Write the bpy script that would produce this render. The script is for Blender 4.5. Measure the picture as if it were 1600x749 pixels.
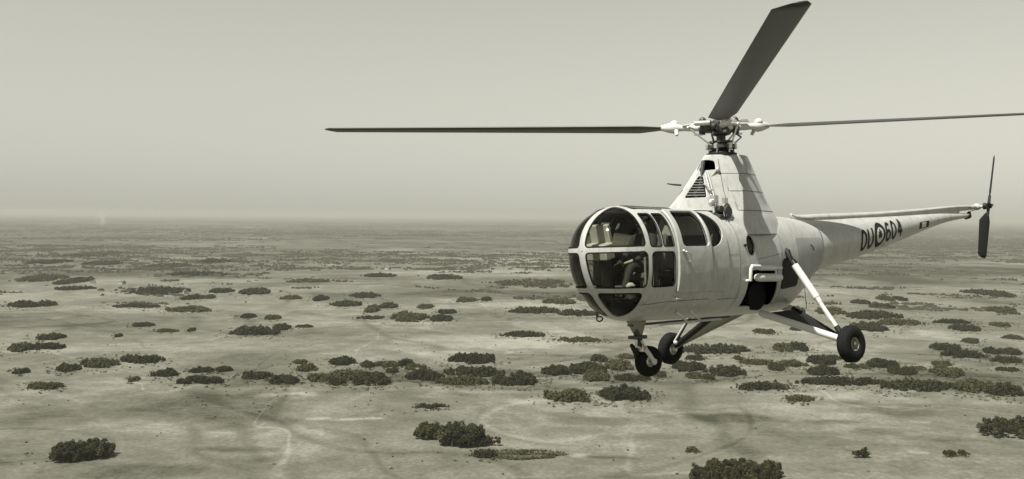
import bpy, math, random
import numpy as np
from math import sin, cos, pi, radians, atan, atan2, sqrt, exp, log
from mathutils import Matrix, Vector

# ------------------------------------------------------------------ camera, sky, sun, exposure
scene = bpy.context.scene
for o in list(bpy.data.objects): bpy.data.objects.remove(o)
C = scene.collection
CH = 120.0                                   # flying height in metres
FPX = 1520.0
PITCH = atan(37.5 / FPX); ROLLC = radians(0.45)
cam = bpy.data.cameras.new('camera'); camo = bpy.data.objects.new('camera', cam); C.objects.link(camo)
cam.sensor_width = 36.0; cam.lens = 36.0 * FPX / 1600.0
cam.clip_start = 0.1; cam.clip_end = 250000
camo.matrix_world = (Matrix.Translation((0, 0, CH)) @ Matrix.Rotation(pi/2 - PITCH, 4, 'X') @ Matrix.Rotation(ROLLC, 4, 'Z'))
scene.camera = camo
scene.render.resolution_x = 1024; scene.render.resolution_y = 479

SUN_DIR = Vector((-0.76, -0.65, 0)).normalized()
SUN_EL = radians(60)
world = bpy.data.worlds.new('World'); scene.world = world; world.use_nodes = True
wn = world.node_tree.nodes; wl = world.node_tree.links
bg = wn['Background']
sky = wn.new('ShaderNodeTexSky'); sky.sky_type = 'NISHITA'; sky.sun_disc = False
sky.sun_elevation = SUN_EL; sky.sun_rotation = atan2(SUN_DIR.x, SUN_DIR.y)
sky.altitude = 600; sky.air_density = 1.5; sky.dust_density = 0.3; sky.ozone_density = 1.0
# the photograph is a toned black-and-white print on film that is more sensitive to blue
bw = wn.new('ShaderNodeVectorMath'); bw.operation = 'DOT_PRODUCT'; bw.inputs[1].default_value = (0.10, 0.20, 0.70)
tint = wn.new('ShaderNodeMix'); tint.data_type = 'RGBA'; tint.blend_type = 'MULTIPLY'
tint.inputs['Factor'].default_value = 1.0
wl.new(sky.outputs[0], bw.inputs[0]); wl.new(bw.outputs['Value'], tint.inputs['A'])
tint.inputs['B'].default_value = (1.0, 0.99, 0.865, 1)
wl.new(tint.outputs['Result'], bg.inputs['Color'])
bg.inputs['Strength'].default_value = 0.050

sun = bpy.data.lights.new('sun', 'SUN'); sun.energy = 5.0; sun.angle = radians(0.6); sun.color = (1.0, 0.985, 0.90)
suno = bpy.data.objects.new('sun', sun); C.objects.link(suno)
sd = Vector((SUN_DIR.x * cos(SUN_EL), SUN_DIR.y * cos(SUN_EL), sin(SUN_EL)))
suno.rotation_euler = sd.to_track_quat('Z', 'Y').to_euler(); suno.location = (0, 0, 300)

scene.view_settings.view_transform = 'Standard'; scene.view_settings.look = 'None'
scene.view_settings.exposure = 1.05; scene.view_settings.gamma = 1.0; scene.view_settings.use_curve_mapping = False

# ------------------------------------------------------------------ materials
def tone(v, w=0.0):
    """grey of the toned print; w makes it a little more olive"""
    return (v, v * 1.0, v * (0.955 - w), 1)
MATS = {}
def mat(name, v, rough=0.6, olive=0.0, noise=None, metal=0.0, spec=0.5, bump=None, coat=0.0):
    if name in MATS: return MATS[name]
    m = bpy.data.materials.new(name); m.use_nodes = True; MATS[name] = m
    nt = m.node_tree; b = nt.nodes['Principled BSDF']
    b.inputs['Base Color'].default_value = tone(v, olive); b.inputs['Roughness'].default_value = rough
    b.inputs['Metallic'].default_value = metal; b.inputs['Specular IOR Level'].default_value = spec
    b.inputs['Coat Weight'].default_value = coat
    if noise:
        sc, amt = noise[:2]
        tc = nt.nodes.new('ShaderNodeTexCoord'); n = nt.nodes.new('ShaderNodeTexNoise')
        n.inputs['Scale'].default_value = sc; n.inputs['Detail'].default_value = 6; n.inputs['Roughness'].default_value = 0.65
        r = nt.nodes.new('ShaderNodeMapRange'); r.inputs['From Min'].default_value = 0.3; r.inputs['From Max'].default_value = 0.7
        r.inputs['To Min'].default_value = 1 - amt; r.inputs['To Max'].default_value = 1 + amt * 0.5
        x = nt.nodes.new('ShaderNodeMix'); x.data_type = 'RGBA'; x.blend_type = 'MULTIPLY'; x.inputs['Factor'].default_value = 1
        x.inputs['A'].default_value = tone(v, olive)
        nt.links.new(tc.outputs['Object'], n.inputs['Vector']); nt.links.new(n.outputs['Fac'], r.inputs['Value'])
        nt.links.new(r.outputs['Result'], x.inputs['B']); nt.links.new(x.outputs['Result'], b.inputs['Base Color'])
        if len(noise) > 2:                   # oil and rain streaks running down the skin, and faint ripples in the sheet metal
            mp = nt.nodes.new('ShaderNodeMapping'); mp.inputs['Scale'].default_value = (14, 14, 1.3); nt.links.new(tc.outputs['Object'], mp.inputs['Vector'])
            n2 = nt.nodes.new('ShaderNodeTexNoise'); n2.inputs['Scale'].default_value = 1; n2.inputs['Detail'].default_value = 5; nt.links.new(mp.outputs[0], n2.inputs['Vector'])
            r2 = nt.nodes.new('ShaderNodeMapRange'); r2.inputs['From Min'].default_value = 0.50; r2.inputs['From Max'].default_value = 0.72; r2.inputs['To Min'].default_value = 1; r2.inputs['To Max'].default_value = 1 - noise[2]
            nt.links.new(n2.outputs['Fac'], r2.inputs['Value']); x2 = nt.nodes.new('ShaderNodeMix'); x2.data_type = 'RGBA'; x2.blend_type = 'MULTIPLY'; x2.inputs['Factor'].default_value = 1
            nt.links.new(x.outputs['Result'], x2.inputs['A']); nt.links.new(r2.outputs['Result'], x2.inputs['B']); nt.links.new(x2.outputs['Result'], b.inputs['Base Color'])
            n3 = nt.nodes.new('ShaderNodeTexNoise'); n3.inputs['Scale'].default_value = 5.5; n3.inputs['Detail'].default_value = 2; nt.links.new(tc.outputs['Object'], n3.inputs['Vector'])
            b3 = nt.nodes.new('ShaderNodeBump'); b3.inputs['Strength'].default_value = 0.22; b3.inputs['Distance'].default_value = 0.03; nt.links.new(n3.outputs['Fac'], b3.inputs['Height']); nt.links.new(b3.outputs['Normal'], b.inputs['Normal'])
        if bump:
            bp = nt.nodes.new('ShaderNodeBump'); bp.inputs['Strength'].default_value = bump; bp.inputs['Distance'].default_value = 0.01
            nt.links.new(n.outputs['Fac'], bp.inputs['Height']); nt.links.new(bp.outputs['Normal'], b.inputs['Normal'])
    return m
def glass_mat():
    m = bpy.data.materials.new('cabin_glass'); m.use_nodes = True; nt = m.node_tree
    for n in list(nt.nodes): nt.nodes.remove(n)
    out = nt.nodes.new('ShaderNodeOutputMaterial'); mx = nt.nodes.new('ShaderNodeMixShader')
    tr = nt.nodes.new('ShaderNodeBsdfTransparent'); tr.inputs[0].default_value = (0.66, 0.66, 0.60, 1)
    gl = nt.nodes.new('ShaderNodeBsdfGlossy'); gl.inputs['Roughness'].default_value = 0.06; gl.inputs['Color'].default_value = (0.95, 0.95, 0.9, 1)
    fr = nt.nodes.new('ShaderNodeFresnel'); fr.inputs['IOR'].default_value = 1.32
    nt.links.new(fr.outputs[0], mx.inputs[0]); nt.links.new(tr.outputs[0], mx.inputs[1]); nt.links.new(gl.outputs[0], mx.inputs[2])
    nt.links.new(mx.outputs[0], out.inputs['Surface']); return m
GLASS = glass_mat()
PAINT = mat('pale_paint', 0.335, 0.33, noise=(2.6, 0.14, 0.22), coat=0.2)
PAINT2 = mat('pale_paint_panel', 0.315, 0.36, noise=(3.1, 0.12, 0.18))
GREYPANEL = mat('bare_metal_panel', 0.23, 0.40, noise=(4.0, 0.15))
WHITE = mat('white_enamel', 0.44, 0.32, noise=(5.0, 0.06))
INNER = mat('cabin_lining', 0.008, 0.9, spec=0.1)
RUBBER = mat('black_rubber', 0.008, 0.85, noise=(9, 0.3), spec=0.15)
BLACK = mat('black_paint', 0.008, 0.6, spec=0.25)
STEEL = mat('bright_steel', 0.55, 0.32, metal=0.8, noise=(12, 0.2))
DSTEEL = mat('dark_steel', 0.045, 0.45, metal=0.3, noise=(12, 0.3))
OLIVE = mat('olive_fairing', 0.19, 0.55, olive=0.2, noise=(5, 0.2))  # even mid olive tone for the fairings, nose leg and port rim
BLADE = mat('rotor_blade_paint', 0.030, 0.42, noise=(3, 0.2))
SEAM = mat('dark_seam', 0.09, 0.7)  # thin dark lines of the panel joints
CREAM = mat('seat_canvas', 0.10, 0.8, noise=(8, 0.1))
CONSOLE = mat('console_paint', 0.42, 0.5)
SUIT = mat('dark_flying_suit', 0.022, 0.85, noise=(10, 0.2))
SKIN = mat('skin', 0.32, 0.55, olive=0.1)
LEAF = [mat('leaf_mass_a', 0.028, 0.75, olive=0.50, noise=(0.42, 0.75), spec=0.03), mat('leaf_mass_b', 0.050, 0.75, olive=0.50, noise=(0.5, 0.75), spec=0.03),
        mat('leaf_mass_c', 0.022, 0.75, olive=0.50, noise=(0.38, 0.75), spec=0.03)]
BARK = mat('pale_bark', 0.07, 0.85, olive=0.15)
WALLW = mat('farm_whitewash', 0.26, 0.7); ROOFD = mat('farm_shingles', 0.06, 0.8)

# ------------------------------------------------------------------ mesh helpers
ZR = 2.6                                     # the helicopter's empty sits this far below its reference level
HELI = None
def make_obj(name, V, F, m, parent=None, smooth=True, mods=None, heli=False):
    V = np.asarray(V, dtype=float)
    if heli: V = V + np.array([0, 0, ZR])
    me = bpy.data.meshes.new(name); me.from_pydata(V.tolist(), [], F); me.update()
    for mm in (m if isinstance(m, (list, tuple)) else [m]): me.materials.append(mm)
    if smooth: me.polygons.foreach_set('use_smooth', [True] * len(me.polygons))
    o = bpy.data.objects.new(name, me); C.objects.link(o)
    if parent: o.parent = parent
    return o
class MB:
    def __init__(s): s.V = []; s.F = []
    def add(s, V, F):
        k = len(s.V); s.V += [tuple(v) for v in V]; s.F += [tuple(i + k for i in f) for f in F]; return s
    def box(s, c, d, rot=None, bev=0.12):
        """bevelled box: chamfered along every edge"""
        c = np.array(c, float); h = np.array(d, float) / 2; b = min(h) * bev * 2
        V = []; F = []
        pts = {}
        for sx in (-1, 1):
            for sy in (-1, 1):
                for sz in (-1, 1):
                    for ax in range(3):
                        p = np.array([sx, sy, sz]) * (h - b); p[ax] = [sx, sy, sz][ax] * h[ax]
                        pts[(sx, sy, sz, ax)] = len(V); V.append(p)
        for ax in range(3):
            u, w = [i for i in range(3) if i != ax]
            for sg in (-1, 1):
                q = []
                for (a, bb) in ((-1, -1), (1, -1), (1, 1), (-1, 1)):
                    k = [0, 0, 0]; k[ax] = sg; k[u] = a; k[w] = bb; q.append(pts[(*k, ax)])
                F.append(q if (sg > 0) == (ax != 1) else q[::-1])
        for ax in range(3):
            u, w = [i for i in range(3) if i != ax]
            for a in (-1, 1):
                for bb in (-1, 1):
                    q = []
                    for sg, order in ((-1, (u, w)), (1, (w, u))):
                        for ori in order:
                            k = [0, 0, 0]; k[ax] = sg; k[u] = a; k[w] = bb; q.append(pts[(*k, ori)])
                    F.append(q)
        for sx in (-1, 1):
            for sy in (-1, 1):
                for sz in (-1, 1): F.append([pts[(sx, sy, sz, i)] for i in range(3)])
        V = np.array(V)
        if rot is not None: V = V @ np.array(rot).T
        return s.add(V + c, F)
    def tube(s, pts, rad, n=14, caps=True, flat=1.0, up=(0, 0, 1)):
        P = [np.array(p, float) for p in pts]; R = rad if isinstance(rad, (list, tuple)) else [rad] * len(P)
        k = len(s.V); prev = None
        for i, p in enumerate(P):
            t = (P[min(i + 1, len(P) - 1)] - P[max(i - 1, 0)]); t /= np.linalg.norm(t)
            a = np.array(up, float)
            if abs(a @ t) > 0.95: a = np.array([1.0, 0, 0])
            if prev is not None: a = prev
            e1 = a - (a @ t) * t; e1 /= np.linalg.norm(e1); e2 = np.cross(t, e1); prev = e1
            for j in range(n):
                th = 2 * pi * j / n; s.V.append(tuple(p + R[i] * (cos(th) * e1 * flat + sin(th) * e2)))
        for i in range(len(P) - 1):
            for j in range(n):
                s.F.append((k + i*n + j, k + i*n + (j+1) % n, k + (i+1)*n + (j+1) % n, k + (i+1)*n + j))
        if caps:
            s.F.append(tuple(k + j for j in range(n))[::-1]); s.F.append(tuple(k + (len(P)-1)*n + j for j in range(n)))
        return s
    def lathe(s, c, axis, prof, n=28):
        """prof: list of (distance along axis, radius)"""
        a = np.array(axis, float); a /= np.linalg.norm(a); c = np.array(c, float)
        return s.tube([c + a * d for d, r in prof], [max(r, 1e-4) for d, r in prof], n) if all(prof[i][0] < prof[i+1][0] for i in range(len(prof)-1)) else s._lathe(c, a, prof, n)
    def _lathe(s, c, a, prof, n):
        t = np.array([0, 0, 1.0]) if abs(a[2]) < 0.9 else np.array([1.0, 0, 0])
        e1 = t - (t @ a) * a; e1 /= np.linalg.norm(e1); e2 = np.cross(a, e1); k = len(s.V)
        for d, r in prof:
            for j in range(n):
                th = 2*pi*j/n; s.V.append(tuple(c + a*d + max(r, 1e-4)*(cos(th)*e1 + sin(th)*e2)))
        for i in range(len(prof) - 1):
            for j in range(n): s.F.append((k+i*n+j, k+i*n+(j+1) % n, k+(i+1)*n+(j+1) % n, k+(i+1)*n+j))
        return s
    def ball(s, c, r, n=14, m=9):
        r = np.array(r if hasattr(r, '__len__') else (r, r, r), float); c = np.array(c, float); k = len(s.V)
        for i in range(m + 1):
            ph = pi * i / m
            for j in range(n): s.V.append(tuple(c + r * np.array([sin(ph)*cos(2*pi*j/n), sin(ph)*sin(2*pi*j/n), cos(ph)])))
        for i in range(m):
            for j in range(n): s.F.append((k+i*n+j, k+(i+1)*n+j, k+(i+1)*n+(j+1) % n, k+i*n+(j+1) % n))
        return s
    def obj(s, name, m, parent=None, smooth=True, heli=True):
        o = make_obj(name, s.V, s.F, m, parent, smooth, heli=heli)
        if smooth:
            e = o.modifiers.new('edges', 'EDGE_SPLIT'); e.split_angle = radians(38)
        return o
def tag(o, label, cat=None, group=None, kind=None):
    o['label'] = label
    if cat: o['category'] = cat
    if group: o['group'] = group
    if kind: o['kind'] = kind
    return o

# ------------------------------------------------------------------ the ground
rng = np.random.default_rng(7)
class VNoise:
    def __init__(s, seed): s.t = np.random.default_rng(seed).random((256, 256))
    def __call__(s, x, y):
        xi = np.floor(x).astype(int); yi = np.floor(y).astype(int); fx = x - xi; fy = y - yi
        fx = fx*fx*(3-2*fx); fy = fy*fy*(3-2*fy); t = s.t
        a = t[xi % 256, yi % 256]; b = t[(xi+1) % 256, yi % 256]; c = t[xi % 256, (yi+1) % 256]; d = t[(xi+1) % 256, (yi+1) % 256]
        return (a*(1-fx)+b*fx)*(1-fy) + (c*(1-fx)+d*fx)*fy
VN = VNoise(3); VN2 = VNoise(11); VN3 = VNoise(5)
def fbm(f, x, y, sc, o=4):
    v = 0; a = 0.5; t = 0
    for k in range(o): v = v + a*f(x/sc*2**k + 17.3*k, y/sc*2**k + 5.1*k); t += a; a *= 0.5
    return v/t
def relief(x, y):
    """gently rolling prairie, a few metres up and down"""
    x = np.asarray(x, float); y = np.asarray(y, float)
    return 7.0*(fbm(VN, x + 900, y + 300, 330, 3) - 0.5) + 1.6*(fbm(VN2, x, y, 70, 2) - 0.5)
Cm = np.array((Matrix.Rotation(pi/2 - PITCH, 3, 'X') @ Matrix.Rotation(ROLLC, 3, 'Z')))
def spot(px, py):
    """where on the plain a point seen in the photograph lies"""
    d = Cm @ np.array([(px - 800)/FPX, -(py - 374.5)/FPX, -1.0]); t = -CH/d[2]; return d[0]*t, d[1]*t

# bare and damp patches of the prairie: (x, y, width, height in the photograph, tone shift)
PATCH = [(1385,643,150,13,-.30),(1140,655,130,17,-.34),(1040,652,40,7,-.26),(375,703,150,9,-.34),(395,719,90,9,-.22),(215,738,220,26,-.28),
 (1375,678,80,13,-.22),(1300,661,95,6,-.26),(1305,630,90,8,-.16),(930,660,150,14,-.24),(880,650,60,8,-.2),(1010,683,150,9,-.22),(960,715,90,6,-.4),(810,711,130,12,-.34),
 (790,461,330,15,-.30),(90,503,420,30,-.26),(200,512,250,16,-.14),(240,640,460,44,-.20),(60,660,170,28,-.15),(1520,702,230,26,-.24),(1470,690,120,12,-.2),(1440,735,420,24,-.10),
 (200,585,300,14,-.12),(520,590,420,30,-.16),(740,590,330,28,-.22),(1010,590,300,24,-.20),(1400,590,420,34,-.16),(1500,560,240,30,-.14),(300,430,420,12,-.16),(150,392,380,10,-.22),
 (480,402,220,12,-.22),(840,440,150,12,-.24),(1400,420,420,20,-.30),(1300,435,300,14,-.28),(1480,440,250,16,-.24),(1000,500,420,14,-.12),(650,498,160,10,-.16),(430,520,150,12,-.14),(60,430,160,18,-.22),
 (640,408,260,8,-.2),(760,398,220,8,-.2),(300,397,220,7,-.2),(430,423,340,12,-.16),(680,585,70,30,-.1),(400,605,120,16,-.1),
 (780,534,300,20,.26),(700,552,120,8,.34),(190,546,460,18,.20),(60,552,140,12,.14),(470,619,60,4,.40),(415,622,40,6,.34),(545,655,120,3,.55),(1062,644,70,4,.45),(900,622,140,10,.20),
 (825,628,70,12,.30),(300,610,330,8,.18),(190,630,60,4,.20),(620,690,300,40,.12),(330,670,420,26,.16),(500,715,300,20,.10),(720,612,240,10,.22),(1430,620,300,22,.22),(1250,640,280,26,.14),
 (1000,640,330,26,.14),(900,700,330,20,.12),(1060,612,200,8,.16),(1560,632,120,10,.14),(1500,528,200,12,.18),(1320,520,300,10,.16),(1100,525,260,12,.16),(920,540,180,16,.16),(700,478,330,8,.14),
 (520,452,330,10,.20),(430,372,80,3,.30),(120,417,150,5,.16),(350,438,140,6,.22),(60,386,260,5,.24),(760,428,330,8,.18),(540,412,80,6,.22),(1560,410,120,5,.26),(1330,440,80,5,.22),(620,390,60,4,.34),(850,395,160,6,.2),
 (1440,660,40,4,.28),(1395,636,40,4,.30),(1430,712,70,4,.34),(1240,615,110,5,.22),(905,712,30,5,.4),(40,605,140,6,.16),(170,600,200,6,.18),(1290,545,120,8,.12),(1440,475,300,10,.14),(640,620,180,8,.12)]
def build_ground():
    dense = np.radians(np.arange(-36, 36.01, 0.17)); rest = np.radians(np.arange(38, 322.1, 3.0))
    ang = np.concatenate([dense, rest]); rad = [30.0]
    while rad[-1] < 56000: rad.append(rad[-1]*(1.0095 if rad[-1] > 380 else 1.06))
    rad = np.array(rad); A, R = np.meshgrid(ang, rad); X = np.sin(A)*R; Y = np.cos(A)*R
    Z = relief(X, Y)*np.clip((12000 - R)/8000, 0, 1)
    T = np.zeros_like(X)
    wx = 1 + 0.0*X
    for (px, py, w, h, s) in PATCH:
        cx, cy = spot(px, py); ax_, _ = spot(px + w/2, py); _, y0 = spot(px, py + h/2); _, y1 = spot(px, max(py - h/2, 349))
        rx = abs(ax_ - cx); ry = abs(y1 - y0)/2; cy = (y0 + y1)/2
        u = (X - cx)/rx; v = (Y - cy)/ry; g = u*u + v*v; msk = g < 6
        q = np.sqrt(g[msk]) + 0.7*(fbm(VN3, X[msk], Y[msk], max(12, 0.5*rx), 4) - 0.5)
        T[msk] += s*np.clip((1.15 - q)/0.35, 0, 1)
    T = T*1.0 - 0.46*np.clip((R - 1100)/3200, 0, 1)      # scrubbier land far out
    V = np.stack([X, Y, Z], -1).reshape(-1, 3); n = len(ang); m = len(rad)
    i, j = np.meshgrid(np.arange(m-1), np.arange(n), indexing='ij'); j2 = (j+1) % n
    F = np.stack([i*n+j, i*n+j2, (i+1)*n+j2, (i+1)*n+j], -1).reshape(-1, 4)
    V = np.vstack([V, [[0, 0, 0]]]); cap = [(len(V)-1, (k+1) % n, k) for k in range(n)]
    F = F[:, ::-1].tolist() + [c[::-1] for c in cap]
    m = bpy.data.materials.new('prairie_grass'); m.use_nodes = True; nt = m.node_tree; b = nt.nodes['Principled BSDF']
    o = make_obj('ground', V, F, m, smooth=True); o['kind'] = 'structure'; tag(o, 'pale rolling prairie grassland with darker damp patches')
    at = o.data.attributes.new('field_tone', 'FLOAT', 'POINT'); at.data.foreach_set('value', np.append(T.reshape(-1), 0).astype(np.float32))
    N = nt.nodes; L = nt.links
    geo = N.new('ShaderNodeNewGeometry')
    def noise(scale, detail, rough=0.6, sx=1.0, sy=1.0, dist=0.0):
        mp = N.new('ShaderNodeMapping'); mp.inputs['Scale'].default_value = (scale*sx, scale*sy, scale); L.new(geo.outputs['Position'], mp.inputs['Vector'])
        t = N.new('ShaderNodeTexNoise'); t.inputs['Scale'].default_value = 1; t.inputs['Detail'].default_value = detail; t.inputs['Roughness'].default_value = rough
        t.inputs['Distortion'].default_value = dist
        L.new(mp.outputs[0], t.inputs['Vector']); return t.outputs['Fac']
    def mth(op, a, bb, c=None):
        k = N.new('ShaderNodeMath'); k.operation = op
        for q, v in enumerate((a, bb, c)):
            if v is None: continue
            if isinstance(v, (int, float)): k.inputs[q].default_value = v
            else: L.new(v, k.inputs[q])
        return k.outputs[0]
    att = N.new('ShaderNodeAttribute'); att.attribute_name = 'field_tone'
    big = mth('SUBTRACT', noise(1/900, 5, 0.6, 1.0, 0.55), 0.5); mid = mth('SUBTRACT', noise(1/160, 6, 0.62, 1, 0.8, 0.6), 0.5); fine = mth('SUBTRACT', noise(1/22, 7, 0.68, 1.0, 1.0, 0.4), 0.5)
    grain = mth('SUBTRACT', noise(1/2.6, 4, 0.75), 0.5)
    t = mth('MULTIPLY_ADD', big, 0.8, 1.0); t = mth('MULTIPLY_ADD', mid, 1.3, t); t = mth('MULTIPLY_ADD', fine, 1.05, t); t = mth('MULTIPLY_ADD', grain, 1.15, t)
    wide = mth('SUBTRACT', noise(1/2600, 4, 0.6, 0.8, 1.3, 0.8), 0.5); strk = mth('SUBTRACT', noise(1/420, 5, 0.6, 0.45, 1.5, 0.5), 0.5); t = mth('MULTIPLY_ADD', wide, 1.2, t); t = mth('MULTIPLY_ADD', strk, 1.2, t); t = mth('ADD', t, att.outputs['Fac']); 
    def step(v, a, bb, lo, hi):
        k = N.new('ShaderNodeMapRange'); k.interpolation_type = 'SMOOTHSTEP'; L.new(v, k.inputs['Value'])
        for q, w in zip(('From Min', 'From Max', 'To Min', 'To Max'), (a, bb, lo, hi)): k.inputs[q].default_value = w
        return k.outputs[0]
    t = mth('ADD', t, step(noise(1/210, 7, 0.62, 0.9, 1.1, 0.9), 0.53, 0.60, 0, -0.15)); t = mth('ADD', t, step(noise(1/170, 8, 0.66, 1.0, 1.0, 1.2), 0.56, 0.64, 0, 0.16))
    t = mth('ADD', t, step(noise(1/60, 8, 0.7, 1.0, 1.0, 0.8), 0.60, 0.67, 0, -0.14))
    for sc_, amp in ((1/330, -0.26), (1/250, 0.28), (1/700, -0.3)):
        t = mth('ADD', t, step(mth('ABSOLUTE', mth('SUBTRACT', noise(sc_, 2.5, 0.5, 1.0, 0.8, 0.7), 0.5), None), 0.0, 0.0075, amp*0.8, 0))
    mr = N.new('ShaderNodeMapRange'); L.new(t, mr.inputs['Value']); mr.inputs['From Min'].default_value = 0.30; mr.inputs['From Max'].default_value = 1.5
    cr = N.new('ShaderNodeValToRGB'); L.new(mr.outputs[0], cr.inputs[0])
    e = cr.color_ramp.elements; e[0].position = 0; e[0].color = (0.027, 0.027, 0.0175, 1); e[1].position = 1; e[1].color = (0.188, 0.184, 0.157, 1)
    k = e.new(0.55); k.color = (0.094, 0.0925, 0.0735, 1)
    L.new(cr.outputs[0], b.inputs['Base Color']); b.inputs['Roughness'].default_value = 0.9; b.inputs['Specular IOR Level'].default_value = 0.1
    bp = N.new('ShaderNodeBump'); bp.inputs['Strength'].default_value = 0.5; bp.inputs['Distance'].default_value = 0.35
    L.new(mth('ADD', fine, grain), bp.inputs['Height']); L.new(bp.outputs[0], b.inputs['Normal'])
    return o
build_ground()

# ------------------------------------------------------------------ trees, thickets, far woods
def leaf_cloud(r, cen, rad, n, size, zmin=None):
    """n leaf sprays (bent quads) on and inside ellipsoids; cen (k,3), rad (k,3)"""
    k = len(cen); idx = r.integers(0, k, n) if k > 1 else np.zeros(n, int)
    d = r.normal(size=(n, 3)); d /= np.linalg.norm(d, axis=1)[:, None]; d[:, 2] = np.where(d[:, 2] < -0.55, -d[:, 2], d[:, 2])
    rr = (r.uniform(0.25, 1.0, n)**0.6*1.12)[:, None]; c = cen[idx] + d*rad[idx]*rr
    nrm = d + r.normal(size=(n, 3))*0.45 + np.array([0, 0, 0.35]); nrm /= np.linalg.norm(nrm, axis=1)[:, None]
    a = np.cross(nrm, r.normal(size=(n, 3))); a /= np.linalg.norm(a, axis=1)[:, None]; b = np.cross(nrm, a)
    s = size*r.uniform(0.6, 1.35, n)[:, None]
    q = np.stack([c - a*s - b*s*0.6, c + a*s*0.5 - b*s, c + a*s + b*s*0.7, c - a*s*0.6 + b*s], 1)
    if zmin is not None: q[:, :, 2] = np.maximum(q[:, :, 2], zmin)
    V = q.reshape(-1, 3); return V
def quads(n): return np.arange(n*4).reshape(-1, 4).tolist()
def tree_parts(seed, h):
    r = np.random.default_rng(seed); m = MB()
    lean = r.normal(size=2)*0.25
    top = np.array([lean[0], lean[1], h*0.78]); m.tube([(0, 0, -0.6), top*0.35, top*0.7, top], [0.16, 0.13, 0.09, 0.03], 6, up=(1, 0, 0))
    for k in range(5):
        z = h*(0.3 + 0.1*k); a = r.uniform(0, 2*pi); b = top*(z/top[2]); e = b + np.array([cos(a)*h*0.18, sin(a)*h*0.18, h*0.13])
        m.tube([b, (b+e)/2 + np.array([0, 0, 0.1]), e], [0.06, 0.045, 0.02], 5, up=(1, 0, 0))
    n = 10; cen = []; rad = []
    for k in range(n):
        z = h*r.uniform(0.20, 0.84); w = h*0.19*sqrt(max(0.15, 1 - ((z/h - 0.55)/0.45)**2)); a = r.uniform(0, 2*pi)
        cen.append((cos(a)*w + lean[0]*z/h, sin(a)*w + lean[1]*z/h, z)); q = h*r.uniform(0.13, 0.21); rad.append((q, q, q*r.uniform(0.8, 1.15)))
    V = leaf_cloud(r, np.array(cen), np.array(rad), 620, h*0.038)
    return (m.V, m.F), V
TREES = []
for k in range(7):
    (tv, tf), lv = tree_parts(100 + k, 7.4)
    me = bpy.data.meshes.new('trunk'); me.from_pydata(tv, [], tf); me.materials.append(BARK)
    ml = bpy.data.meshes.new('crown'); ml.from_pydata(lv.tolist(), [], quads(len(lv)//4)); ml.materials.append(LEAF[k % 3]); TREES.append((me, ml))
def plant_tree(x, y, s, label, group, r):
    root = bpy.data.objects.new('aspen_tree', None); C.objects.link(root); root.empty_display_size = 0.3
    root.location = (x, y, float(relief(x, y))); root.rotation_euler = (0, 0, r.uniform(0, 2*pi)); root.scale = (s*r.uniform(0.9, 1.15),)*2 + (s,)
    me, ml = TREES[int(r.integers(0, 7))]
    a = bpy.data.objects.new('trunk', me); C.objects.link(a); a.parent = root
    b = bpy.data.objects.new('crown', ml); C.objects.link(b); b.parent = root
    tag(root, label, 'tree', group)
def grove(x0, x1, yt, yb, n, s, label, group, seed, outline=None):
    """individual trees standing inside the outline the grove has on the plain"""
    r = np.random.default_rng(seed); px_m = FPX/spot((x0+x1)/2, yb)[1]; hpx = 7.0*s*px_m
    yback = max(yt + hpx*0.98, yt + 3)
    pts = []
    tries = 0
    while len(pts) < n and tries < 6000:
        tries += 1; u = r.uniform(-1, 1); v = r.uniform(-1, 1)
        if abs(u)**2.0 + abs(v)**2.0 > 1: continue
        px = (x0+x1)/2 + u*(x1-x0-10)/2; py = (yback+yb)/2 + v*(yb-yback)/2 + (outline(u) if outline else 0)
        x, y = spot(px, py)
        if all((x-a)**2 + (y-b)**2 > (1.75*s)**2 for a, b, _ in pts): pts.append((x, y, 1 - 0.42*max(abs(u), abs(v))**2.5))
    for x, y, e in pts: plant_tree(x, y, s*e*r.uniform(0.72, 1.22), label, group, r)
grove(73,183,684,722,62,1.15,'dark aspen in the lone oval grove at the lower left','aspens of the lower-left grove',1, lambda u: -5*u)
grove(643,694,659,690,24,1.15,'aspen in the smaller grove left of the big centre grove','aspens of the left centre grove',2)
grove(682,760,656,702,46,1.5,'dark aspen in the tall rounded grove at bottom centre','aspens of the tall centre grove',3)
grove(750,784,679,697,11,0.85,'low aspen at the right tip of the centre grove','aspens trailing off the centre grove',4)
grove(1071,1230,712,768,84,1.15,'dark aspen in the largest grove at the bottom edge','aspens of the bottom-edge grove',5)
grove(1522,1650,643,688,58,1.2,'dark aspen in the grove at the right edge','aspens of the right-edge grove',6)
grove(1328,1362,704,719,7,0.8,'low aspen in the small dark patch between two groves','aspens of the small patch',8)

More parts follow.
